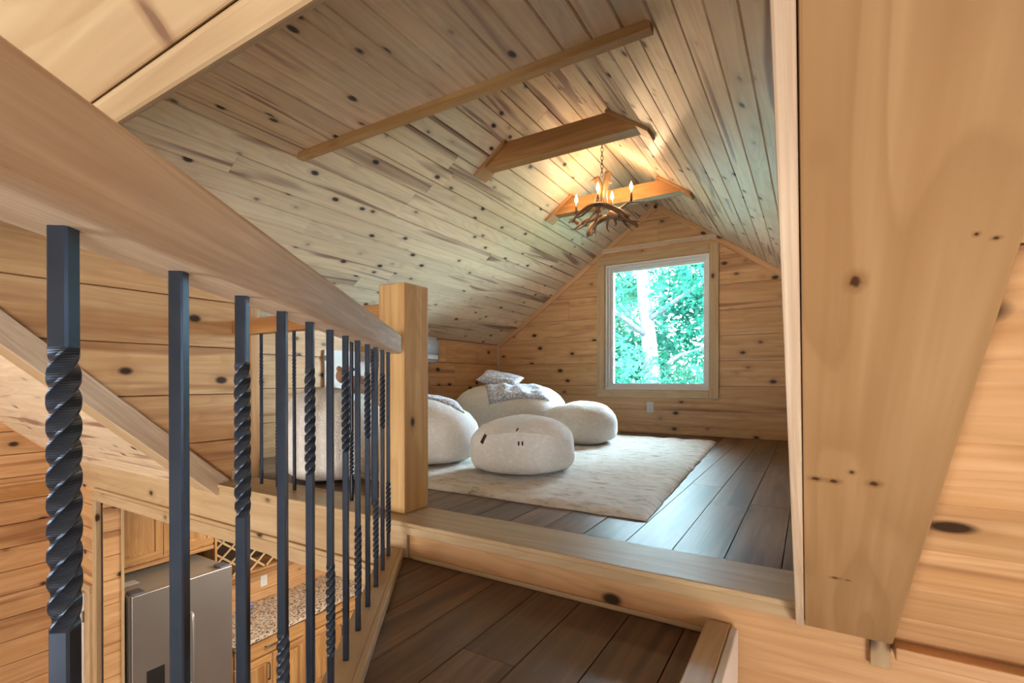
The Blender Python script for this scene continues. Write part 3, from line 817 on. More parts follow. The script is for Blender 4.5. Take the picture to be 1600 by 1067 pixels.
# ================================================================== RAILINGS
def bar_mesh(name, z0, z1, tz0, tz1, a=.0066, turns=2.6):
    """square iron bar, twisted between tz0 and tz1"""
    bm = bmesh.new()
    c = a * .22
    prof = [(a, -a + c), (a, a - c), (a - c, a), (-a + c, a), (-a, a - c), (-a, -a + c), (-a + c, -a), (a - c, -a)]
    zs = [z0, tz0] + [tz0 + (tz1 - tz0) * i / 120 for i in range(1, 120)] + [tz1, z1]
    rings = []
    for z in zs:
        f = min(max((z - tz0) / (tz1 - tz0), 0), 1)
        an = -turns * 2 * math.pi * f * -1
        ed = 1.0 + .13 * min(1, 8 * f, 8 * (1 - f))
        rings.append([bm.verts.new((ed * (x * math.cos(an) - y * math.sin(an)), ed * (x * math.sin(an) + y * math.cos(an)), z)) for x, y in prof])
    for r, q in zip(rings[:-1], rings[1:]):
        for k in range(8): bm.faces.new((r[k], r[(k + 1) % 8], q[(k + 1) % 8], q[k]))
    bm.faces.new(rings[0][::-1]); bm.faces.new(rings[-1])
    me = bpy.data.meshes.new(name); bmesh.ops.recalc_face_normals(bm, faces=bm.faces); bm.to_mesh(me); bm.free()
    me.materials.append(MAT['iron'])
    return me
RT, RB = .653, ZH + .030
hi_bar = bar_mesh('baluster', RB - .02, RT + .01, .380, .572, turns=2.75)
lo_bar = bar_mesh('baluster', RB - .02, RT + .01, -.024, .168, turns=2.75)
rail_ang = math.atan2(rail_d.y, rail_d.x)
sr = empty('stair_railing', rp(-.8, 0, ZH)); tag(sr, 'near stair railing of blonde pine handrail and black twisted iron balusters', 'railing')
for k in range(14):
    me = hi_bar if k % 2 == 1 else lo_bar
    p = rp(-.1375 * k)
    link(bpy.data.objects.new('baluster', me), sr, Matrix.Translation(p) @ Matrix.Rotation(rail_ang, 4, 'Z'))
def rail_bar(name, s0, s1, o0, o1, z0, z1, mat, parent, bev, seg=3):
    return oboard(name, B0, rail_d, V((-rail_n.x, -rail_n.y, 0)), s0, s1, -o1, -o0, z0, z1, mat, parent, bev, seg)
rail_bar('handrail', -2.2, .135, -.034, .033, RT, RT + .078, 'rail', sr, .007)
rail_bar('base_board', -1.78, .09, -.036, .033, ZH + .001, RB, 'beam', sr, .003)
rail_bar('base_molding', -1.74, .075, .0335, .050, ZH + .001, RB + .004, 'beam', sr, .006, 3)

lr = empty('loft_railing', (-2.1, 1.525, 0)); tag(lr, 'far loft-edge railing with black twisted balusters between cheek wall and post', 'railing')
l_hi = bar_mesh('baluster', -.004, .80, .50, .70, turns=2.75); l_lo = bar_mesh('baluster', -.004, .80, .12, .32, turns=2.75)
for k in range(7):
    x = -2.47 + .1387 * k
    link(bpy.data.objects.new('baluster', l_lo if k % 2 else l_hi), lr, Matrix.Translation(V((x, 1.525, 0))))
board('handrail', (XCK + .001, 1.492, .792), (-1.5575, 1.558, .872), 'x', 'tie', lr, .006, 3)

np_ = empty('newel_post', (-1.484, 1.555, 0)); tag(np_, 'square pine newel post standing on the loft edge', 'post')
board('shaft', (-1.557, 1.480, .0005), (-1.411, 1.628, .948), 'z', 'post', np_, .005, 2)

cb = empty('stair_curb', (-.205, .6, ZH)); tag(cb, 'pale pine curb at the right edge of the landing, above the stairs', 'curb')
board('curb_board', (-.238, .02, ZH + .001), (-.178, YCF + .002, ZH + .042), 'y', 'beam', cb, .004)
board('curb_molding', (-.177, .02, ZH - .10), (-.158, YCF - .008, ZH + .040), 'y', 'white_door', cb, .006, 3)

# ================================================================== CHANDELIER
CHY = 3.53
ch = empty('chandelier', (XR, CHY, 1.62)); tag(ch, 'antler chandelier with four lit candle bulbs hanging on a chain', 'chandelier')
cr = V((math.cos(math.radians(31.246)), math.sin(math.radians(31.246)), 0)); cfw = V((-cr.y, cr.x, 0))
CO = V((XR, CHY, 0))
def cp(lat, z, dep=0.0): return CO + cr * lat + cfw * dep + V((0, 0, z))
# chain
def link_mesh():
    bm = bmesh.new()
    pts = []
    for i in range(16):
        a = 2 * math.pi * i / 16
        pts.append(V((.0085 * math.cos(a), 0, .013 * math.sin(a) + (.006 if math.sin(a) > 0 else -.006))))
    pts.append(pts[0]); pts.append(pts[1])
    tube(bm, pts, [.0024] * len(pts), 6, False)
    me = bpy.data.meshes.new('chain_link'); bm.to_mesh(me); bm.free(); me.materials.append(MAT['chain'])
    for p in me.polygons: p.use_smooth = True
    return me
lm = link_mesh()
z = 2.10; k = 0
while z < ZA - .02:
    link(bpy.data.objects.new('chain_link', lm), ch, Matrix.Translation(V((XR, CHY, z))) @ Matrix.Rotation(math.pi / 2 * (k % 2) + .6, 4, 'Z'))
    z += .031; k += 1
bm = bmesh.new(); bmesh.ops.create_cone(bm, cap_ends=True, segments=24, radius1=.010, radius2=.014, depth=.03)
from_bm('ceiling_hook', bm, 'chain', ch, Matrix.Translation(V((XR, CHY, ZA - .026))), True)
def antler(main, r0, r1, tines):
    bm = bmesh.new()
    P = spline(main, 7)
    n = len(P)
    tube(bm, P, [1.18 * (r0 + (r1 - r0) * (i / (n - 1)) ** 1.2) for i in range(n)], 9)
    for t in tines:
        Q = spline(t, 6); m_ = len(Q)
        tube(bm, Q, [max(.0022, .0125 * (1 - i / (m_ - 1)) ** .8) for i in range(m_)], 7)
    return from_bm('antler', bm, 'antler', ch, None, True)
# upright stems
antler([cp(.045, 2.115, .0), cp(.03, 2.03, 0), cp(.02, 1.93, 0), cp(.05, 1.85, 0), cp(.12, 1.83, -.02), cp(.19, 1.865, -.06), cp(.29, 1.855, -.12)], .021, .004,
       [[cp(.035, 2.07, 0), cp(.06, 2.03, -.02), cp(.08, 2.035, -.03)]])
antler([cp(-.04, 2.08, .02), cp(-.015, 2.0, .01), cp(-.03, 1.90, .02), cp(-.02, 1.82, .03), cp(.02, 1.76, .04)], .022, .014,
       [[cp(-.04, 2.07, .02), cp(-.075, 2.055, .0), cp(-.085, 2.03, -.01)]])
antler([cp(.0, 2.0, .05), cp(.005, 1.9, .06), cp(-.03, 1.80, .07), cp(-.10, 1.77, .09)], .017, .010, [])
# crown of lower antlers
antler([cp(.18, 1.74, -.10), cp(.09, 1.80, -.10), cp(-.02, 1.835, -.11), cp(-.12, 1.82, -.10), cp(-.20, 1.76, -.09), cp(-.235, 1.71, -.08)], .021, .004,
       [[cp(-.10, 1.82, -.10), cp(-.17, 1.75, -.12), cp(-.26, 1.72, -.12)], [cp(-.03, 1.83, -.11), cp(-.10, 1.74, -.14), cp(-.15, 1.665, -.14)],
        [cp(.10, 1.79, -.10), cp(.15, 1.72, -.13), cp(.25, 1.70, -.14)]])
antler([cp(.05, 1.80, .0), cp(.12, 1.77, -.03), cp(.18, 1.74, -.06), cp(.235, 1.70, -.08), cp(.245, 1.675, -.08)], .028, .005,
       [[cp(.14, 1.76, -.04), cp(.17, 1.70, -.06), cp(.22, 1.655, -.06)], [cp(.18, 1.74, -.06), cp(.23, 1.715, -.1), cp(.285, 1.715, -.1)], [cp(.08, 1.78, -.02), cp(.10, 1.72, -.03), cp(.085, 1.70, -.03)]])
antler([cp(.04, 1.79, .03), cp(-.03, 1.75, .03), cp(-.08, 1.70, .02), cp(-.095, 1.655, .0), cp(-.09, 1.635, .0)], .018, .021,
       [[cp(-.09, 1.655, 0), cp(-.06, 1.66, -.01), cp(-.045, 1.662, -.01)], [cp(-.03, 1.75, .03), cp(-.05, 1.69, .02), cp(-.045, 1.63, .0)]])
antler([cp(.02, 1.79, .08), cp(-.08, 1.79, .10), cp(-.15, 1.77, .13), cp(-.2, 1.80, .14), cp(-.235, 1.78, .14)], .018, .005,
       [[cp(-.08, 1.79, .10), cp(-.14, 1.73, .09), cp(-.2, 1.70, .08)], [cp(-.14, 1.77, .12), cp(-.19, 1.72, .1), cp(-.23, 1.72, .1)]])
antler([cp(.05, 1.79, .05), cp(.10, 1.80, .05), cp(.09, 1.86, .04)], .014, .007, [[cp(.06, 1.79, .05), cp(.05, 1.72, .06), cp(.07, 1.68, .06)]])
antler([cp(-.03, 1.80, -.05), cp(-.05, 1.84, -.08), cp(-.045, 1.88, -.08)], .014, .008, [[cp(-.03, 1.79, -.05), cp(-.07, 1.71, -.07), cp(-.12, 1.64, -.08)]])
# cut burr of the thick antler
bm = bmesh.new(); bmesh.ops.create_cone(bm, cap_ends=True, segments=18, radius1=.026, radius2=.026, depth=.014)
from_bm('burr', bm, 'antler_tip', ch, Matrix.Translation(cp(.125, 1.755, -.075)) @ (cfw * -1).to_track_quat('Z', 'Y').to_matrix().to_4x4(), False)
# candles
def flame_mesh():
    bm = bmesh.new()
    prof = [(.0, 0), (.008, .003), (.0125, .014), (.0135, .024), (.010, .038), (.005, .052), (.0012, .064)]
    rings = [[bm.verts.new((r * math.cos(2 * math.pi * k / 12), r * math.sin(2 * math.pi * k / 12), zz)) for k in range(12)] for r, zz in prof[1:]]
    for r, q in zip(rings[:-1], rings[1:]):
        for k in range(12): bm.faces.new((r[k], r[(k + 1) % 12], q[(k + 1) % 12], q[k]))
    bm.faces.new(rings[0][::-1]); bm.faces.new(rings[-1])
    me = bpy.data.meshes.new('bulb'); bm.to_mesh(me); bm.free(); me.materials.append(MAT['bulb'])
    for p in me.polygons: p.use_smooth = True
    return me
fm = flame_mesh()
for lat, dep, zb in ((-.175, .14, 1.935), (-.045, -.08, 1.945), (.085, .04, 1.925), (.197, -.10, 1.945)):
    bm = bmesh.new(); bmesh.ops.create_cone(bm, cap_ends=True, segments=14, radius1=.009, radius2=.009, depth=.085)
    c = from_bm('candle', bm, 'candle', ch, Matrix.Translation(cp(lat, zb - .042, dep)), True)
    link(bpy.data.objects.new('bulb', fm), c, Matrix.Translation(cp(lat, zb, dep)))
    lo = add_light('candle_light', 'POINT', cp(lat, zb + .03, dep), 3.0, (1.0, 0.66, 0.38), radius=.02)

# ================================================================== FURNISHINGS
# rug
RX0, RX1, RY0, RY1 = -2.75, -.585, 1.893, 4.53
bm = bmesh.new()
NX, NY = 110, 130
grid = []
for i in range(NX + 1):
    row = []
    for j in range(NY + 1):
        x = RX0 + (RX1 - RX0) * i / NX; y = RY0 + (RY1 - RY0) * j / NY
        x += -.10 * (y - RY0) / (RY1 - RY0) * (i / NX) + .045 * (i / NX) * (1 - (y - RY0) / (RY1 - RY0))
        e = min(i, NX - i, j, NY - j)
        h = .008 + .020 * min(1, (e / 2.0)) ** .6
        h += .006 * (noise.noise(V((x * 9, y * 16, 3))) + .5 * noise.noise(V((x * 30, y * 34, 1)))) * min(1, e / 2)
        wob = .008 * noise.noise(V((x * 12, y * 12, 9)))
        row.append(bm.verts.new((x + (wob if i in (0, NX) else 0), y + (wob if j in (0, NY) else 0), max(h, .006))))
    grid.append(row)
for i in range(NX):
    for j in range(NY): bm.faces.new((grid[i][j], grid[i + 1][j], grid[i + 1][j + 1], grid[i][j + 1]))
bd = [grid[i][0] for i in range(NX)] + [grid[NX][j] for j in range(NY)] + [grid[i][NY] for i in range(NX, 0, -1)] + [grid[0][j] for j in range(NY, 0, -1)]
low = [bm.verts.new((v.co.x, v.co.y, .001)) for v in bd]
for i in range(len(bd)):
    j = (i + 1) % len(bd); bm.faces.new((bd[j], bd[i], low[i], low[j]))
rug = from_bm('rug', bm, 'rug', None, None, True)
tag(rug, 'cream shag rug lying on the loft floor under the poufs', 'rug')

def gpos(px, w):
    """floor position seen at image column px and distance w along the view axis"""
    s, c = math.sin(math.radians(-31.246)), math.cos(math.radians(-31.246))
    r = (px - 800) / 766.56
    return V((w * (s + c * r), w * (c - s * r), 0))

def pouf(name, base, rx, ry, h, yaw, lean=0.0, dent=None, seed=0, e=2.5, lab='', zb=.0, bulge=.42):
    """soft sack seat: broad flat base, rounded body, wrinkled cover"""
    root = empty(name, (base.x, base.y, zb), None, yaw)
    tag(root, lab, 'pouf')
    NU, NV = 72, 44
    bm = bmesh.new(); rings = []
    sd = V((seed * 7.1, seed * 3.3, seed))
    for j in range(1, NV):
        t = j / NV
        ph = -math.pi / 2 + math.pi * t
        ee = e if ph > 0 else e + 1.4
        cz = math.copysign(abs(math.sin(ph)) ** (2 / ee), math.sin(ph)); cr_ = abs(math.cos(ph)) ** (2 / ee)
        ring = []
        for i in range(NU):
            a = 2 * math.pi * i / NU
            x = rx * cr_ * math.copysign(abs(math.cos(a)) ** .92, math.cos(a)); y = ry * cr_ * math.copysign(abs(math.sin(a)) ** .92, math.sin(a))
            zz = h * (bulge + (1 - bulge) * cz if cz > 0 else bulge + bulge * cz * 1.0)
            f = max(0.0, cz)
            x += lean * f * f * rx
            if dent:
                for dx, dy, dr, dd in dent:
                    q = math.hypot((x / rx - dx), (y / ry - dy)) / dr
                    zz -= dd * h * math.exp(-q * q) * max(0, cz)
            p = V((x, y, zz)); d = V((x / rx / rx, y / ry / ry, cz / h)).normalized()
            nz = .012 * noise.noise(p * 5 + sd) + .0045 * noise.noise(p * 22 + sd) + .003 * noise.noise(p * 60 + sd)
            p += d * nz
            p.z = max(p.z, 0.0)
            ring.append(bm.verts.new(p))
        rings.append(ring)
    for r, q in zip(rings[:-1], rings[1:]):
        for k in range(NU): bm.faces.new((r[k], r[(k + 1) % NU], q[(k + 1) % NU], q[k]))
    top = bm.verts.new(sum((v.co for v in rings[-1]), V()) / NU); bot = bm.verts.new((0, 0, 0))
    for k in range(NU):
        bm.faces.new((rings[-1][k], rings[-1][(k + 1) % NU], top)); bm.faces.new((rings[0][(k + 1) % NU], rings[0][k], bot))
    W = Matrix.Translation(V((base.x, base.y, zb))) @ Matrix.Rotation(yaw, 4, 'Z')
    o = from_bm('cover', bm, 'boucle', root, W, True)
    return root, o, W

Y0 = math.radians(31.246)
ZR = .026
pf, pf_o, pf_w = pouf('pouf', gpos(817, 2.83), .296, .27, .318, Y0, seed=1, e=2.7, bulge=.47, zb=ZR, dent=[(-.75, -.1, .5, .14)],
                      lab='cream boucle pouf with dark stitch marks, front and centre on the rug')
pouf('pouf', gpos(906, 4.12), .315, .30, .350, Y0 - .2, seed=2, lean=-.10, zb=ZR, dent=[(.15, -.2, .28, .10), (-.7, 0, .5, .12)], e=2.4,
     lab='white pouf farthest right on the rug, nearest the window')
bp, bp_o, bp_w = pouf('bean_bag', gpos(797, 4.72), .545, .48, .50, Y0, seed=3, zb=ZR, e=2.35, dent=[(.1, -.2, .5, .06)],
              lab='largest white bean bag with a throw and pillow on it, in the far corner')
pb4, pb4_o, pb4_w = pouf('bean_bag', gpos(670, 3.19), .33, .34, .415, Y0, seed=4, lean=-.15, zb=ZR, e=2.3, bulge=.40, dent=[(.6, 0, .5, .10)],
     lab='white bean bag half hidden behind the newel post')
pb5, pb5_o, pb5_w = pouf('bean_bag', gpos(523, 2.78), .278, .28, .51, Y0, seed=5, lean=-.05, zb=.001, e=2.6, bulge=.44, dent=[(.45, 0, .4, .10)],
     lab='tall cream bean bag behind the balusters at the left')

def on_surface(o, W, origin, direction):
    me = o.data
    b = BVHTree.FromPolygons([v.co.copy() for v in me.vertices], [tuple(p.vertices) for p in me.polygons])
    Wi = W.inverted()
    lo = Wi @ V(origin); ld = (Wi.to_3x3() @ V(direction)).normalized()
    h, n, i, d = b.ray_cast(lo, ld)
    return W @ h, (W.to_3x3() @ n).normalized()

def patch(name, o, W, lx, lz, w, h, rot, parent, mat='tag'):
    """small stitched patch sewn on the front of a pouf"""
    fwd = W.to_3x3() @ V((0, 1, 0))
    org = W @ V((lx, -1.0, lz))
    p, n = on_surface(o, W, org, fwd)
    if n.dot(fwd) > 0: n = -n
    u = V((0, 0, 1)).cross(n).normalized(); v = n.cross(u)
    bm = bmesh.new(); bm_box(bm, (-w / 2, -h / 2, -.004), (w / 2, h / 2, .004))
    bmesh.ops.bevel(bm, geom=bm.edges[:], offset=.001, segments=1, affect='EDGES')
    F = frame_of(p, u, v) @ Matrix.Rotation(rot, 4, 'Z')
    return from_bm(name, bm, mat, parent, F)
patch('leather_tag', pf_o, pf_w, -.215, .205, .022, .052, -.30, pf)
patch('stitch', pf_o, pf_w, -.035, .258, .007, .024, -.35, pf)
patch('stitch', pf_o, pf_w, -.028, .190, .009, .022, 0, pf)
patch('stitch', pf_o, pf_w, -.008, .190, .009, .022, 0, pf)

# piped seam across the front of the pouf
sp_ = []
for q in range(25):
    f_ = q / 24
    lx = -.20 + .46 * f_
    p_, n_ = on_surface(pf_o, pf_w, pf_w @ V((lx, -1.0, .225 + .03 * math.sin(f_ * 2.6) - .055 * f_ * f_)), pf_w.to_3x3() @ V((0, 1, 0)))
    sp_.append(p_)
bm = bmesh.new(); tube(bm, sp_, [.0045] * len(sp_), 8)
from_bm('seam', bm, 'boucle', pf, None, True)

def drape(name, o, W, cx, cy, sx, sy, rz, lift, mat, lab, cat, amp=.012, seed=0, thick=.03, NU=34, NV=26, tilt=0.0, cz=0.0):
    """folded cloth lying on top of a bean bag: follows the surface below"""
    me = o.data
    b = BVHTree.FromPolygons([v.co.copy() for v in me.vertices], [tuple(p.vertices) for p in me.polygons])
    bm = bmesh.new(); T = []; Bt = []
    c, s = math.cos(rz), math.sin(rz)
    for i in range(NU + 1):
        rt, rb = [], []
        for j in range(NV + 1):
            a = (i / NU - .5) * sx; d = (j / NV - .5) * sy
            x = cx + a * c - d * s; y = cy + a * s + d * c
            D = V((0, math.sin(tilt), -math.cos(tilt)))
            P0 = V((x, cy + (y - cy) * math.cos(tilt), cz + (y - cy) * math.sin(tilt)))
            h = b.ray_cast(P0 - D * 2, D)[0] or P0
            e = min(i, NU - i, j, NV - j)
            rnd = min(1.0, (e + .4) / 3) ** .5
            w = amp * (noise.noise(V((x * 11, y * 11, seed))) + .6 * math.sin(a * 40 + 3 * noise.noise(V((x * 4, y * 4, seed + 5)))))
            rt.append(bm.verts.new(h - D * (lift + thick * rnd + w * rnd)))
            rb.append(bm.verts.new(h - D * lift))
        T.append(rt); Bt.append(rb)
    for i in range(NU):
        for j in range(NV):
            bm.faces.new((T[i][j], T[i + 1][j], T[i + 1][j + 1], T[i][j + 1]))
            bm.faces.new((Bt[i][j + 1], Bt[i + 1][j + 1], Bt[i + 1][j], Bt[i][j]))
    for i in range(NU):
        bm.faces.new((T[i + 1][0], T[i][0], Bt[i][0], Bt[i + 1][0])); bm.faces.new((T[i][NV], T[i + 1][NV], Bt[i + 1][NV], Bt[i][NV]))
    for j in range(NV):
        bm.faces.new((T[0][j], T[0][j + 1], Bt[0][j + 1], Bt[0][j])); bm.faces.new((T[NU][j + 1], T[NU][j], Bt[NU][j], Bt[NU][j + 1]))
    r = from_bm(name, bm, mat, None, W, True)
    return tag(r, lab, cat)
drape('throw_blanket', bp_o, bp_w, .06, -.27, .54, .34, .16, .002, 'throw', 'grey patterned throw folded over the largest bean bag', 'blanket', thick=.028, tilt=.8, cz=.43)
drape('throw_blanket', pb4_o, pb4_w, .06, .06, .30, .30, .2, .002, 'throw', 'grey patterned throw on the bean bag behind the newel post', 'blanket', thick=.028, seed=4)
# pillow leaning on the throw
def pillow(name, loc, sx, sy, sz, M3, mat, lab, cat):
    bm = bmesh.new(); N = 18; T = []; Bt = []
    for i in range(N + 1):
        a, b_ = [], []
        for j in range(N + 1):
            u, v = 2 * i / N - 1, 2 * j / N - 1
            k = max(0, (1 - u ** 4) * (1 - v ** 4)) ** .5
            x = u * sx * (1 - .07 * (1 - v * v)); y = v * sy * (1 - .07 * (1 - u * u))
            w = .006 * noise.noise(V((x * 20, y * 20, 2)))
            a.append(bm.verts.new((x, y, sz * k + w))); b_.append(bm.verts.new((x, y, -sz * k)) if 0 < i < N and 0 < j < N else a[-1])
        T.append(a); Bt.append(b_)
    for i in range(N):
        for j in range(N):
            bm.faces.new((T[i][j], T[i + 1][j], T[i + 1][j + 1], T[i][j + 1]))
            q = (Bt[i][j + 1], Bt[i + 1][j + 1], Bt[i + 1][j], Bt[i][j])
            if len(set(q)) > 2 and not all(x in (T[i][j], T[i + 1][j], T[i + 1][j + 1], T[i][j + 1]) for x in q):
                bm.faces.new(q)
    return tag(from_bm(name, bm, mat, None, Matrix.Translation(V(loc)) @ M3, True), lab, cat)
pillow('pillow', bp_w @ V((-.09, -.05, .53)), .20, .15, .042, bp_w.to_3x3().to_4x4() @ Matrix.Rotation(.36, 4, 'X') @ Matrix.Rotation(.12, 4, 'Y') @ Matrix.Rotation(-.25, 4, 'Z'), 'throw',
       'small grey patterned pillow on top of the largest bean bag', 'pillow')
# brown plush toy on the tall bean bag
pt = empty('plush_toy', pb5_w @ V((.08, .12, .48))); tag(pt, 'brown plush toy on top of the tall bean bag behind the balusters', 'toy')
for nm_, c, r in (('body', (.10, .10, .52), (.075, .065, .055)), ('head', (.03, .07, .57), (.048, .046, .046)), ('ear', (.0, .07, .612), (.016, .01, .016)), ('ear', (.055, .07, .612), (.016, .01, .016)),
                  ('leg', (.18, .05, .50), (.05, .026, .024)), ('leg', (.15, .0, .50), (.026, .05, .024))):
    bm = bmesh.new(); bmesh.ops.create_uvsphere(bm, u_segments=18, v_segments=12, radius=1)
    from_bm(nm_, bm, 'plush', pt, Matrix.Translation(pb5_w @ V(c)) @ pb5_w.to_3x3().to_4x4() @ Matrix.Diagonal((*r, 1)), True)

# attic access doors in the knee wall
for n_, (ya, yb_, ky, lab) in enumerate(((2.53, 2.742, 2.692, 'left leaf of the small white attic access doors in the knee wall'), (2.746, 2.96, 2.796, 'right leaf of the small white attic access doors in the knee wall'))):
    d = empty('door_%d' % (3 + n_), (XL, ya, .1)); tag(d, lab, 'door', kind=S)
    board('panel', (XL + .001, ya, .10), (XL + .018, yb_, .785), 'z', 'white_door', d, .003)
    for zz in (.22, .70):
        board('hinge', (XL + .018, ya if n_ == 0 else yb_ - .02, zz), (XL + .023, ya + .02 if n_ == 0 else yb_, zz + .04), 'z', 'iron', d, .001)
    bm = bmesh.new(); bmesh.ops.create_uvsphere(bm, u_segments=14, v_segments=10, radius=.017)
    from_bm('knob', bm, 'iron', d, Matrix.Translation(V((XL + .035, ky, .635))), True)

# wall mounted air conditioner
ac = empty('air_conditioner', (XL, 3.52, .71)); tag(ac, 'pale blue-white wall unit on the knee wall, half hidden by the newel post', 'air conditioner')
bm = bmesh.new(); bm_box(bm, (-.085, -.39, -.125), (.085, .39, .125))
bmesh.ops.bevel(bm, geom=bm.edges[:], offset=.035, segments=4, affect='EDGES')
from_bm('body', bm, 'split', ac, Matrix.Translation(V((XL + .087, 3.39, .84))), True)
board('louver', (XL + .165, 3.06, .745), (XL + .178, 3.72, .785), 'y', 'plate', ac, .004)
board('seam', (XL + .171, 3.05, .80), (XL + .1735, 3.73, .804), 'y', 'gasket', ac, 0)

# electrical outlets
def outlet(c, n, lab):
    """c centre on wall, n wall normal"""
    n = V(n); u = V((0, 0, 1)).cross(n)
    o = empty('outlet', c); tag(o, lab, 'outlet')
    oboard('plate', c, u, (0, 0, 1), -.037, .037, -.057, .057, .0002, .006, 'plate', o, .002)
    for dz in (-.022, .022):
        oboard('socket', c, u, (0, 0, 1), -.016, .016, dz - .014, dz + .014, .006, .0075, 'vinyl', o, .0005)
        for du in (-.006, .006):
            oboard('slot', c, u, (0, 0, 1), du - .0012, du + .0012, dz - .004, dz + .006, .0075, .0082, 'black', o, 0)
outlet((-1.403, YG, .264), (0, -1, 0), 'white electrical outlet on the gable wall below the window')
outlet((XW, 3.107, -1.605), (1, 0, 0), 'cream electrical outlet above the kitchen countertop')

# ================================================================== KITCHEN
FX, FY0, FY1, FT = -4.12, 1.575, 2.285, -1.0
fr = empty('refrigerator', ((FX + XW) / 2, (FY0 + FY1) / 2, ZK)); tag(fr, 'stainless steel french door refrigerator below the sill beam', 'refrigerator')
board('body', (FX - .72, FY0, ZK + .02), (FX - .05, FY1, FT - .012), 'z', 'steel_top', fr, .006)
ym = 1.918
for a, b_, hy in ((FY0, ym - .003, ym - .022), (ym + .003, FY1, ym + .040)):
    dr = board('door', (FX - .046, a, ZK + .62), (FX, b_, FT), 'z', 'steel', fr, .006, 3)
    bm = bmesh.new()
    pts = spline([V((FX, hy, FT - .27)), V((FX + .045, hy, FT - .29)), V((FX + .055, hy, FT - .55)), V((FX + .045, hy, FT - .80)), V((FX, hy, FT - .82))], 8)
    tube(bm, pts, [.011] * len(pts), 10)
    from_bm('handle', bm, 'steel', dr, None, True)
board('freezer_drawer', (FX - .046, FY0, ZK + .05), (FX, FY1, ZK + .61), 'z', 'steel', fr, .006, 3)
board('gasket', (FX - .049, FY0 + .004, ZK + .06), (FX - .0465, FY1 - .004, FT - .01), 'z', 'gasket', fr, 0)
board('dispenser_panel', (FX, 1.665, -1.85), (FX + .004, 1.78, -1.575), 'z', 'black', fr, .003)
board('hinge_cover', (FX - .12, FY0 + .01, FT - .012), (FX - .01, FY0 + .09, FT + .012), 'y', 'gasket', fr, .005)
board('hinge_cover', (FX - .12, FY1 - .09, FT - .012), (FX - .01, FY1 - .01, FT + .012), 'y', 'gasket', fr, .005)
board('sticker', (FX - .38, FY0 + .02, FT - .0118), (FX - .28, FY0 + .16, FT - .0105), 'y', 'plate', fr, 0)

def panel_door(parent, name, x, y0, y1, z0, z1, pull=None):
    """frame and panel door facing +x"""
    w = .055
    d = board(name, (x, y0, z0), (x + .012, y1, z1), 'z', 'cab', parent, .002)
    board('rail', (x + .012, y0, z0), (x + .022, y1, z0 + w), 'y', 'cab', d, .003)
    board('rail', (x + .012, y0, z1 - w), (x + .022, y1, z1), 'y', 'cab', d, .003)
    board('stile', (x + .012, y0, z0 + w), (x + .022, y0 + w, z1 - w), 'z', 'cab', d, .003)
    board('stile', (x + .012, y1 - w, z0 + w), (x + .022, y1, z1 - w), 'z', 'cab', d, .003)
    board('raised_panel', (x + .012, y0 + w + .02, z0 + w + .02), (x + .018, y1 - w - .02, z1 - w - .02), 'z', 'cab', d, .005)
    if pull: pull_bar(d, x + .022, *pull)
    return d
def pull_bar(parent, x, y0, z0, y1, z1):
    bm = bmesh.new()
    a, b_ = V((x, y0, z0)), V((x, y1, z1)); o = V((.028, 0, 0))
    tube(bm, [a, a + o * .8, a + o + (b_ - a) * .06, b_ + o - (b_ - a) * .06, b_ + o * .8, b_], [.005] * 6, 8)
    return from_bm('pull', bm, 'iron', parent, None, True)

# cabinet over the refrigerator
oc = empty('upper_cabinet', (-4.8, 1.9, -.93)); tag(oc, 'hickory wall cabinet above the refrigerator', 'cabinet')
board('box', (XW + .001, 1.56, -.925), (-4.575, 2.365, -.335), 'z', 'cab', oc, .002)
panel_door(oc, 'door', -4.575, 1.562, 1.960, -.905, -.35)
panel_door(oc, 'door', -4.575, 1.964, 2.362, -.905, -.35)
board('light_rail', (-4.62, 1.56, -.96), (-4.555, 2.365, -.926), 'y', 'cab', oc, .003)
# tall end panel
ep = board('end_panel', (XW + .001, 2.375, -1.86 + .004), (-4.56, 2.395, -.335), 'z', 'cab', None, .002)
tag(ep, 'hickory end panel between the refrigerator and the wine rack', 'panel')
# wine rack
wrk = empty('wine_rack', (-4.85, 2.9, -1.34)); tag(wrk, 'lattice wine rack under the upper cabinets beside the refrigerator', 'wine rack')
board('shelf', (XW + .001, 2.42, -1.345), (-4.66, 3.10, -1.325), 'y', 'cab', wrk, .002)
board('top_shelf', (XW + .001, 2.42, -.90), (-4.66, 3.10, -.88), 'y', 'cab', wrk, .002)
board('side', (XW + .001, 2.40, -1.345), (-4.66, 2.419, -.88), 'z', 'cab', wrk, .002)
board('side', (XW + .001, 3.101, -1.345), (-4.66, 3.12, -.88), 'z', 'cab', wrk, .002)
board('back_panel', (XW + .001, 2.42, -1.324), (XW + .006, 3.10, -.901), 'z', 'back', wrk, 0)
ww, hh = .68, .424
for sg in (1, -1):
    for q in range(-3, 6):
        y0 = 2.42 + q * .17
        u = V((0, .17, sg * .142)).normalized()
        # clip slat to the rack opening
        zc0 = -1.324 if sg > 0 else -.901
        t0 = max(0, (2.42 - y0) / u.y); t1 = min(hh / abs(u.z), (3.10 - y0) / u.y)
        if t1 - t0 < .06: continue
        oboard('lattice_slat', V((-4.678 - .011 * (sg < 0), y0, zc0)), u, u.cross(V((1, 0, 0))), t0 + .008, t1 - .008, -.009, .009, -.005, .005, 'beam', wrk, .001, 1)
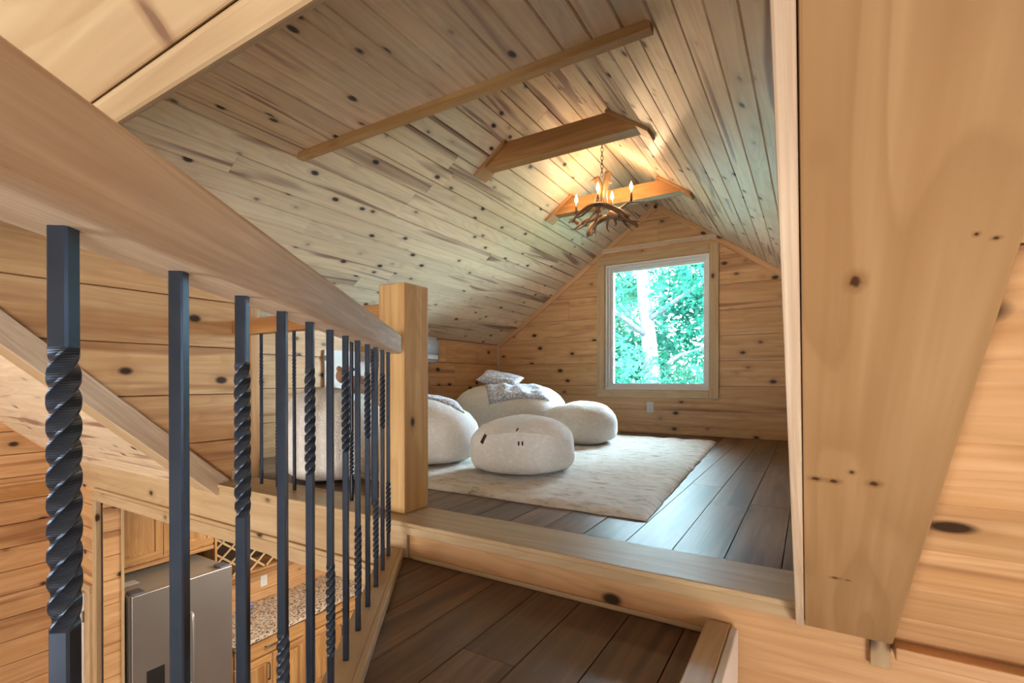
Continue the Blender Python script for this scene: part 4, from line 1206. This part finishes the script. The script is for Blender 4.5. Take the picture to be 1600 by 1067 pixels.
# upper cabinet past the wine rack
uc = empty('upper_cabinet', (-4.83, 3.6, -1.34)); tag(uc, 'hickory wall cabinet past the wine rack over the countertop', 'cabinet')
board('box', (XW + .001, 3.125, -1.345), (-4.685, 4.4, -.335), 'z', 'cab', uc, .002)
panel_door(uc, 'door', -4.685, 3.13, 3.76, -1.34, -.34); panel_door(uc, 'door', -4.685, 3.765, 4.395, -1.34, -.34)
# base cabinets and worktop
ct = board('countertop', (XW + .001, 2.40, -1.835), (-4.285, 4.6, -1.80), 'y', 'granite', None, .004)
tag(ct, 'speckled granite countertop seen between the balusters', 'countertop')
for i, (a, b_) in enumerate(((2.40, 3.135), (3.14, 3.86), (3.865, 4.6))):
    c = empty('base_cabinet', (-4.65, (a + b_) / 2, ZK)); tag(c, ['hickory base cabinet nearest the refrigerator', 'hickory base cabinet in the middle of the counter run', 'hickory base cabinet farthest along the counter'][i], 'cabinet', 'kitchen base cabinets')
    board('box', (XW + .001, a, ZK + .10), (-4.335, b_, -1.836), 'z', 'cab', c, .002)
    board('toe_kick', (XW + .02, a, ZK + .001), (-4.40, b_, ZK + .099), 'y', 'cab', c, 0)
    dr = board('drawer', (-4.335, a + .012, -2.00), (-4.313, b_ - .03, -1.855), 'y', 'cab', c, .004)
    pull_bar(dr, -4.313, (a + b_) / 2 - .075, -1.925, (a + b_) / 2 + .065, -1.925)
    m_ = (a + b_) / 2
    panel_door(c, 'door', -4.335, a + .012, m_ - .003, ZK + .12, -2.02, (m_ - .045, -2.24, m_ - .045, -2.09))
    panel_door(c, 'door', -4.335, m_ + .003, b_ - .03, ZK + .12, -2.02, (m_ + .045, -2.24, m_ + .045, -2.09))
cu = empty('cup', (-4.88, 2.88, -1.80)); tag(cu, 'small blue and white cup on the granite countertop', 'cup')
bm = bmesh.new()
prof = [(.022, 0), (.030, .006), (.034, .04), (.036, .075), (.033, .075), (.030, .04), (.024, .010)]
rr = [[bm.verts.new((r_ * math.cos(2 * math.pi * k / 20), r_ * math.sin(2 * math.pi * k / 20), z_)) for k in range(20)] for r_, z_ in prof]
for r_, q in zip(rr[:-1], rr[1:]):
    for k in range(20): bm.faces.new((r_[k], r_[(k + 1) % 20], q[(k + 1) % 20], q[k]))
bm.faces.new(rr[0][::-1]); bm.faces.new(rr[-1])
from_bm('bowl', bm, 'cup', cu, Matrix.Translation(V((-4.88, 2.88, -1.80))), True)
bm = bmesh.new()
tube(bm, spline([V((.034, 0, .06)), V((.058, 0, .055)), V((.056, 0, .025)), V((.033, 0, .02))], 6), [.004] * 19, 8)
from_bm('handle', bm, 'cup', cu, Matrix.Translation(V((-4.88, 2.88, -1.80))), True)

# ================================================================== OUTSIDE
slab('ground', [(-40, 5.3, -3.0), (40, 5.3, -3.0), (40, 60, -3.0), (-40, 60, -3.0)], (0, 0, -.2), 'grass', label='green lawn outside below the window', cat='ground')

def tree(x, y, h, cr_, trunk_r, mat, lab, n, seed, zlow=-2.6, leaf=.085):
    rg = random.Random(seed)
    root = empty('tree', (x, y, -3.0)); tag(root, lab, 'tree', 'trees beyond the window')
    bm = bmesh.new()
    P = [V((x + .15 * math.sin(i * .9 + seed), y + .1 * math.cos(i * 1.3 + seed), -3.0 + (h + .5) * i / 10)) for i in range(11)]
    tube(bm, P, [trunk_r * (1.25 - .75 * i / 10) for i in range(11)], 12)
    for b in range(9):
        zz = -3 + h * rg.uniform(.25, .95); a = rg.uniform(0, 6.28); L = cr_ * rg.uniform(.5, .95)
        p0 = V((x, y, zz)); p1 = p0 + V((math.cos(a) * L, math.sin(a) * L, L * .5))
        tube(bm, [p0, (p0 + p1) / 2 + V((0, 0, .15)), p1], [trunk_r * .35, trunk_r * .22, .015], 6)
    from_bm('trunk', bm, 'bark', root, None, True)
    vs, fs = [], []
    clumps = []
    for c in range(46):
        t = rg.random()
        zz = zlow + (h - 3.0 - zlow) * t
        rr_ = cr_ * (.35 + .65 * math.sin(math.pi * min(1, .12 + .86 * t)))
        a = rg.uniform(0, 6.28); q = rr_ * rg.random() ** .5
        clumps.append((V((x + q * math.cos(a), y + q * math.sin(a), zz)), rg.uniform(.35, .85)))
    for i in range(n):
        c, r_ = clumps[rg.randrange(len(clumps))]
        d = V((rg.gauss(0, 1), rg.gauss(0, 1), rg.gauss(0, .7)))
        d = d.normalized() * r_ * rg.uniform(.55, 1.0)
        p = c + d
        u = V((rg.gauss(0, 1), rg.gauss(0, 1), rg.gauss(0, .6))).normalized(); w = u.cross(V((rg.gauss(0, 1), rg.gauss(0, 1), rg.gauss(0, 1)))).normalized()
        s = leaf * rg.uniform(.5, 1.1)
        k = len(vs)
        vs += [p - u * s, p - w * s * .5, p + u * s, p + w * s * .5]
        fs.append((k, k + 1, k + 2, k + 3))
    me = bpy.data.meshes.new('foliage'); me.from_pydata([tuple(v) for v in vs], [], fs); me.materials.append(MAT[mat])
    o = bpy.data.objects.new('foliage', me); link(o, root); o['kind'] = 'stuff'
    return root
TR = [(-3.22, 11.4, 8.6, 2.6, .20, 'leafA', 'tall tree with a thick pale trunk, straight behind the window', 6000),
      (-5.0, 12.0, 6.8, 2.0, .13, 'leafB', 'leafy tree to the left of the thick trunk', 15000),
      (-1.9, 12.3, 6.8, 2.0, .12, 'leafA', 'leafy tree to the right of the thick trunk', 15000),
      (-5.6, 17.0, 8.5, 2.6, .16, 'leafA', 'tree behind and left of the thick trunk', 14000),
      (-8.6, 15.0, 8.5, 2.8, .16, 'leafB', 'tree at the left edge of the window view', 9000),
      (-2.6, 17.0, 8.5, 2.8, .18, 'leafB', 'tree behind at the right edge of the window view', 14000),
      (-5.6, 22.5, 10, 3.4, .2, 'leafB', 'farthest tree in the middle of the window view', 14000),
      (-10.5, 22, 10, 3.4, .2, 'leafA', 'farthest tree to the left of the window view', 9000),
      (-1.2, 22, 10, 3.4, .2, 'leafA', 'farthest tree to the right of the window view', 9000),
      ]
for i, (x, y, h, c_, tr_, mt, lab, n) in enumerate(TR):
    tree(x, y, h, c_, tr_, mt, lab, n, 30 + i)
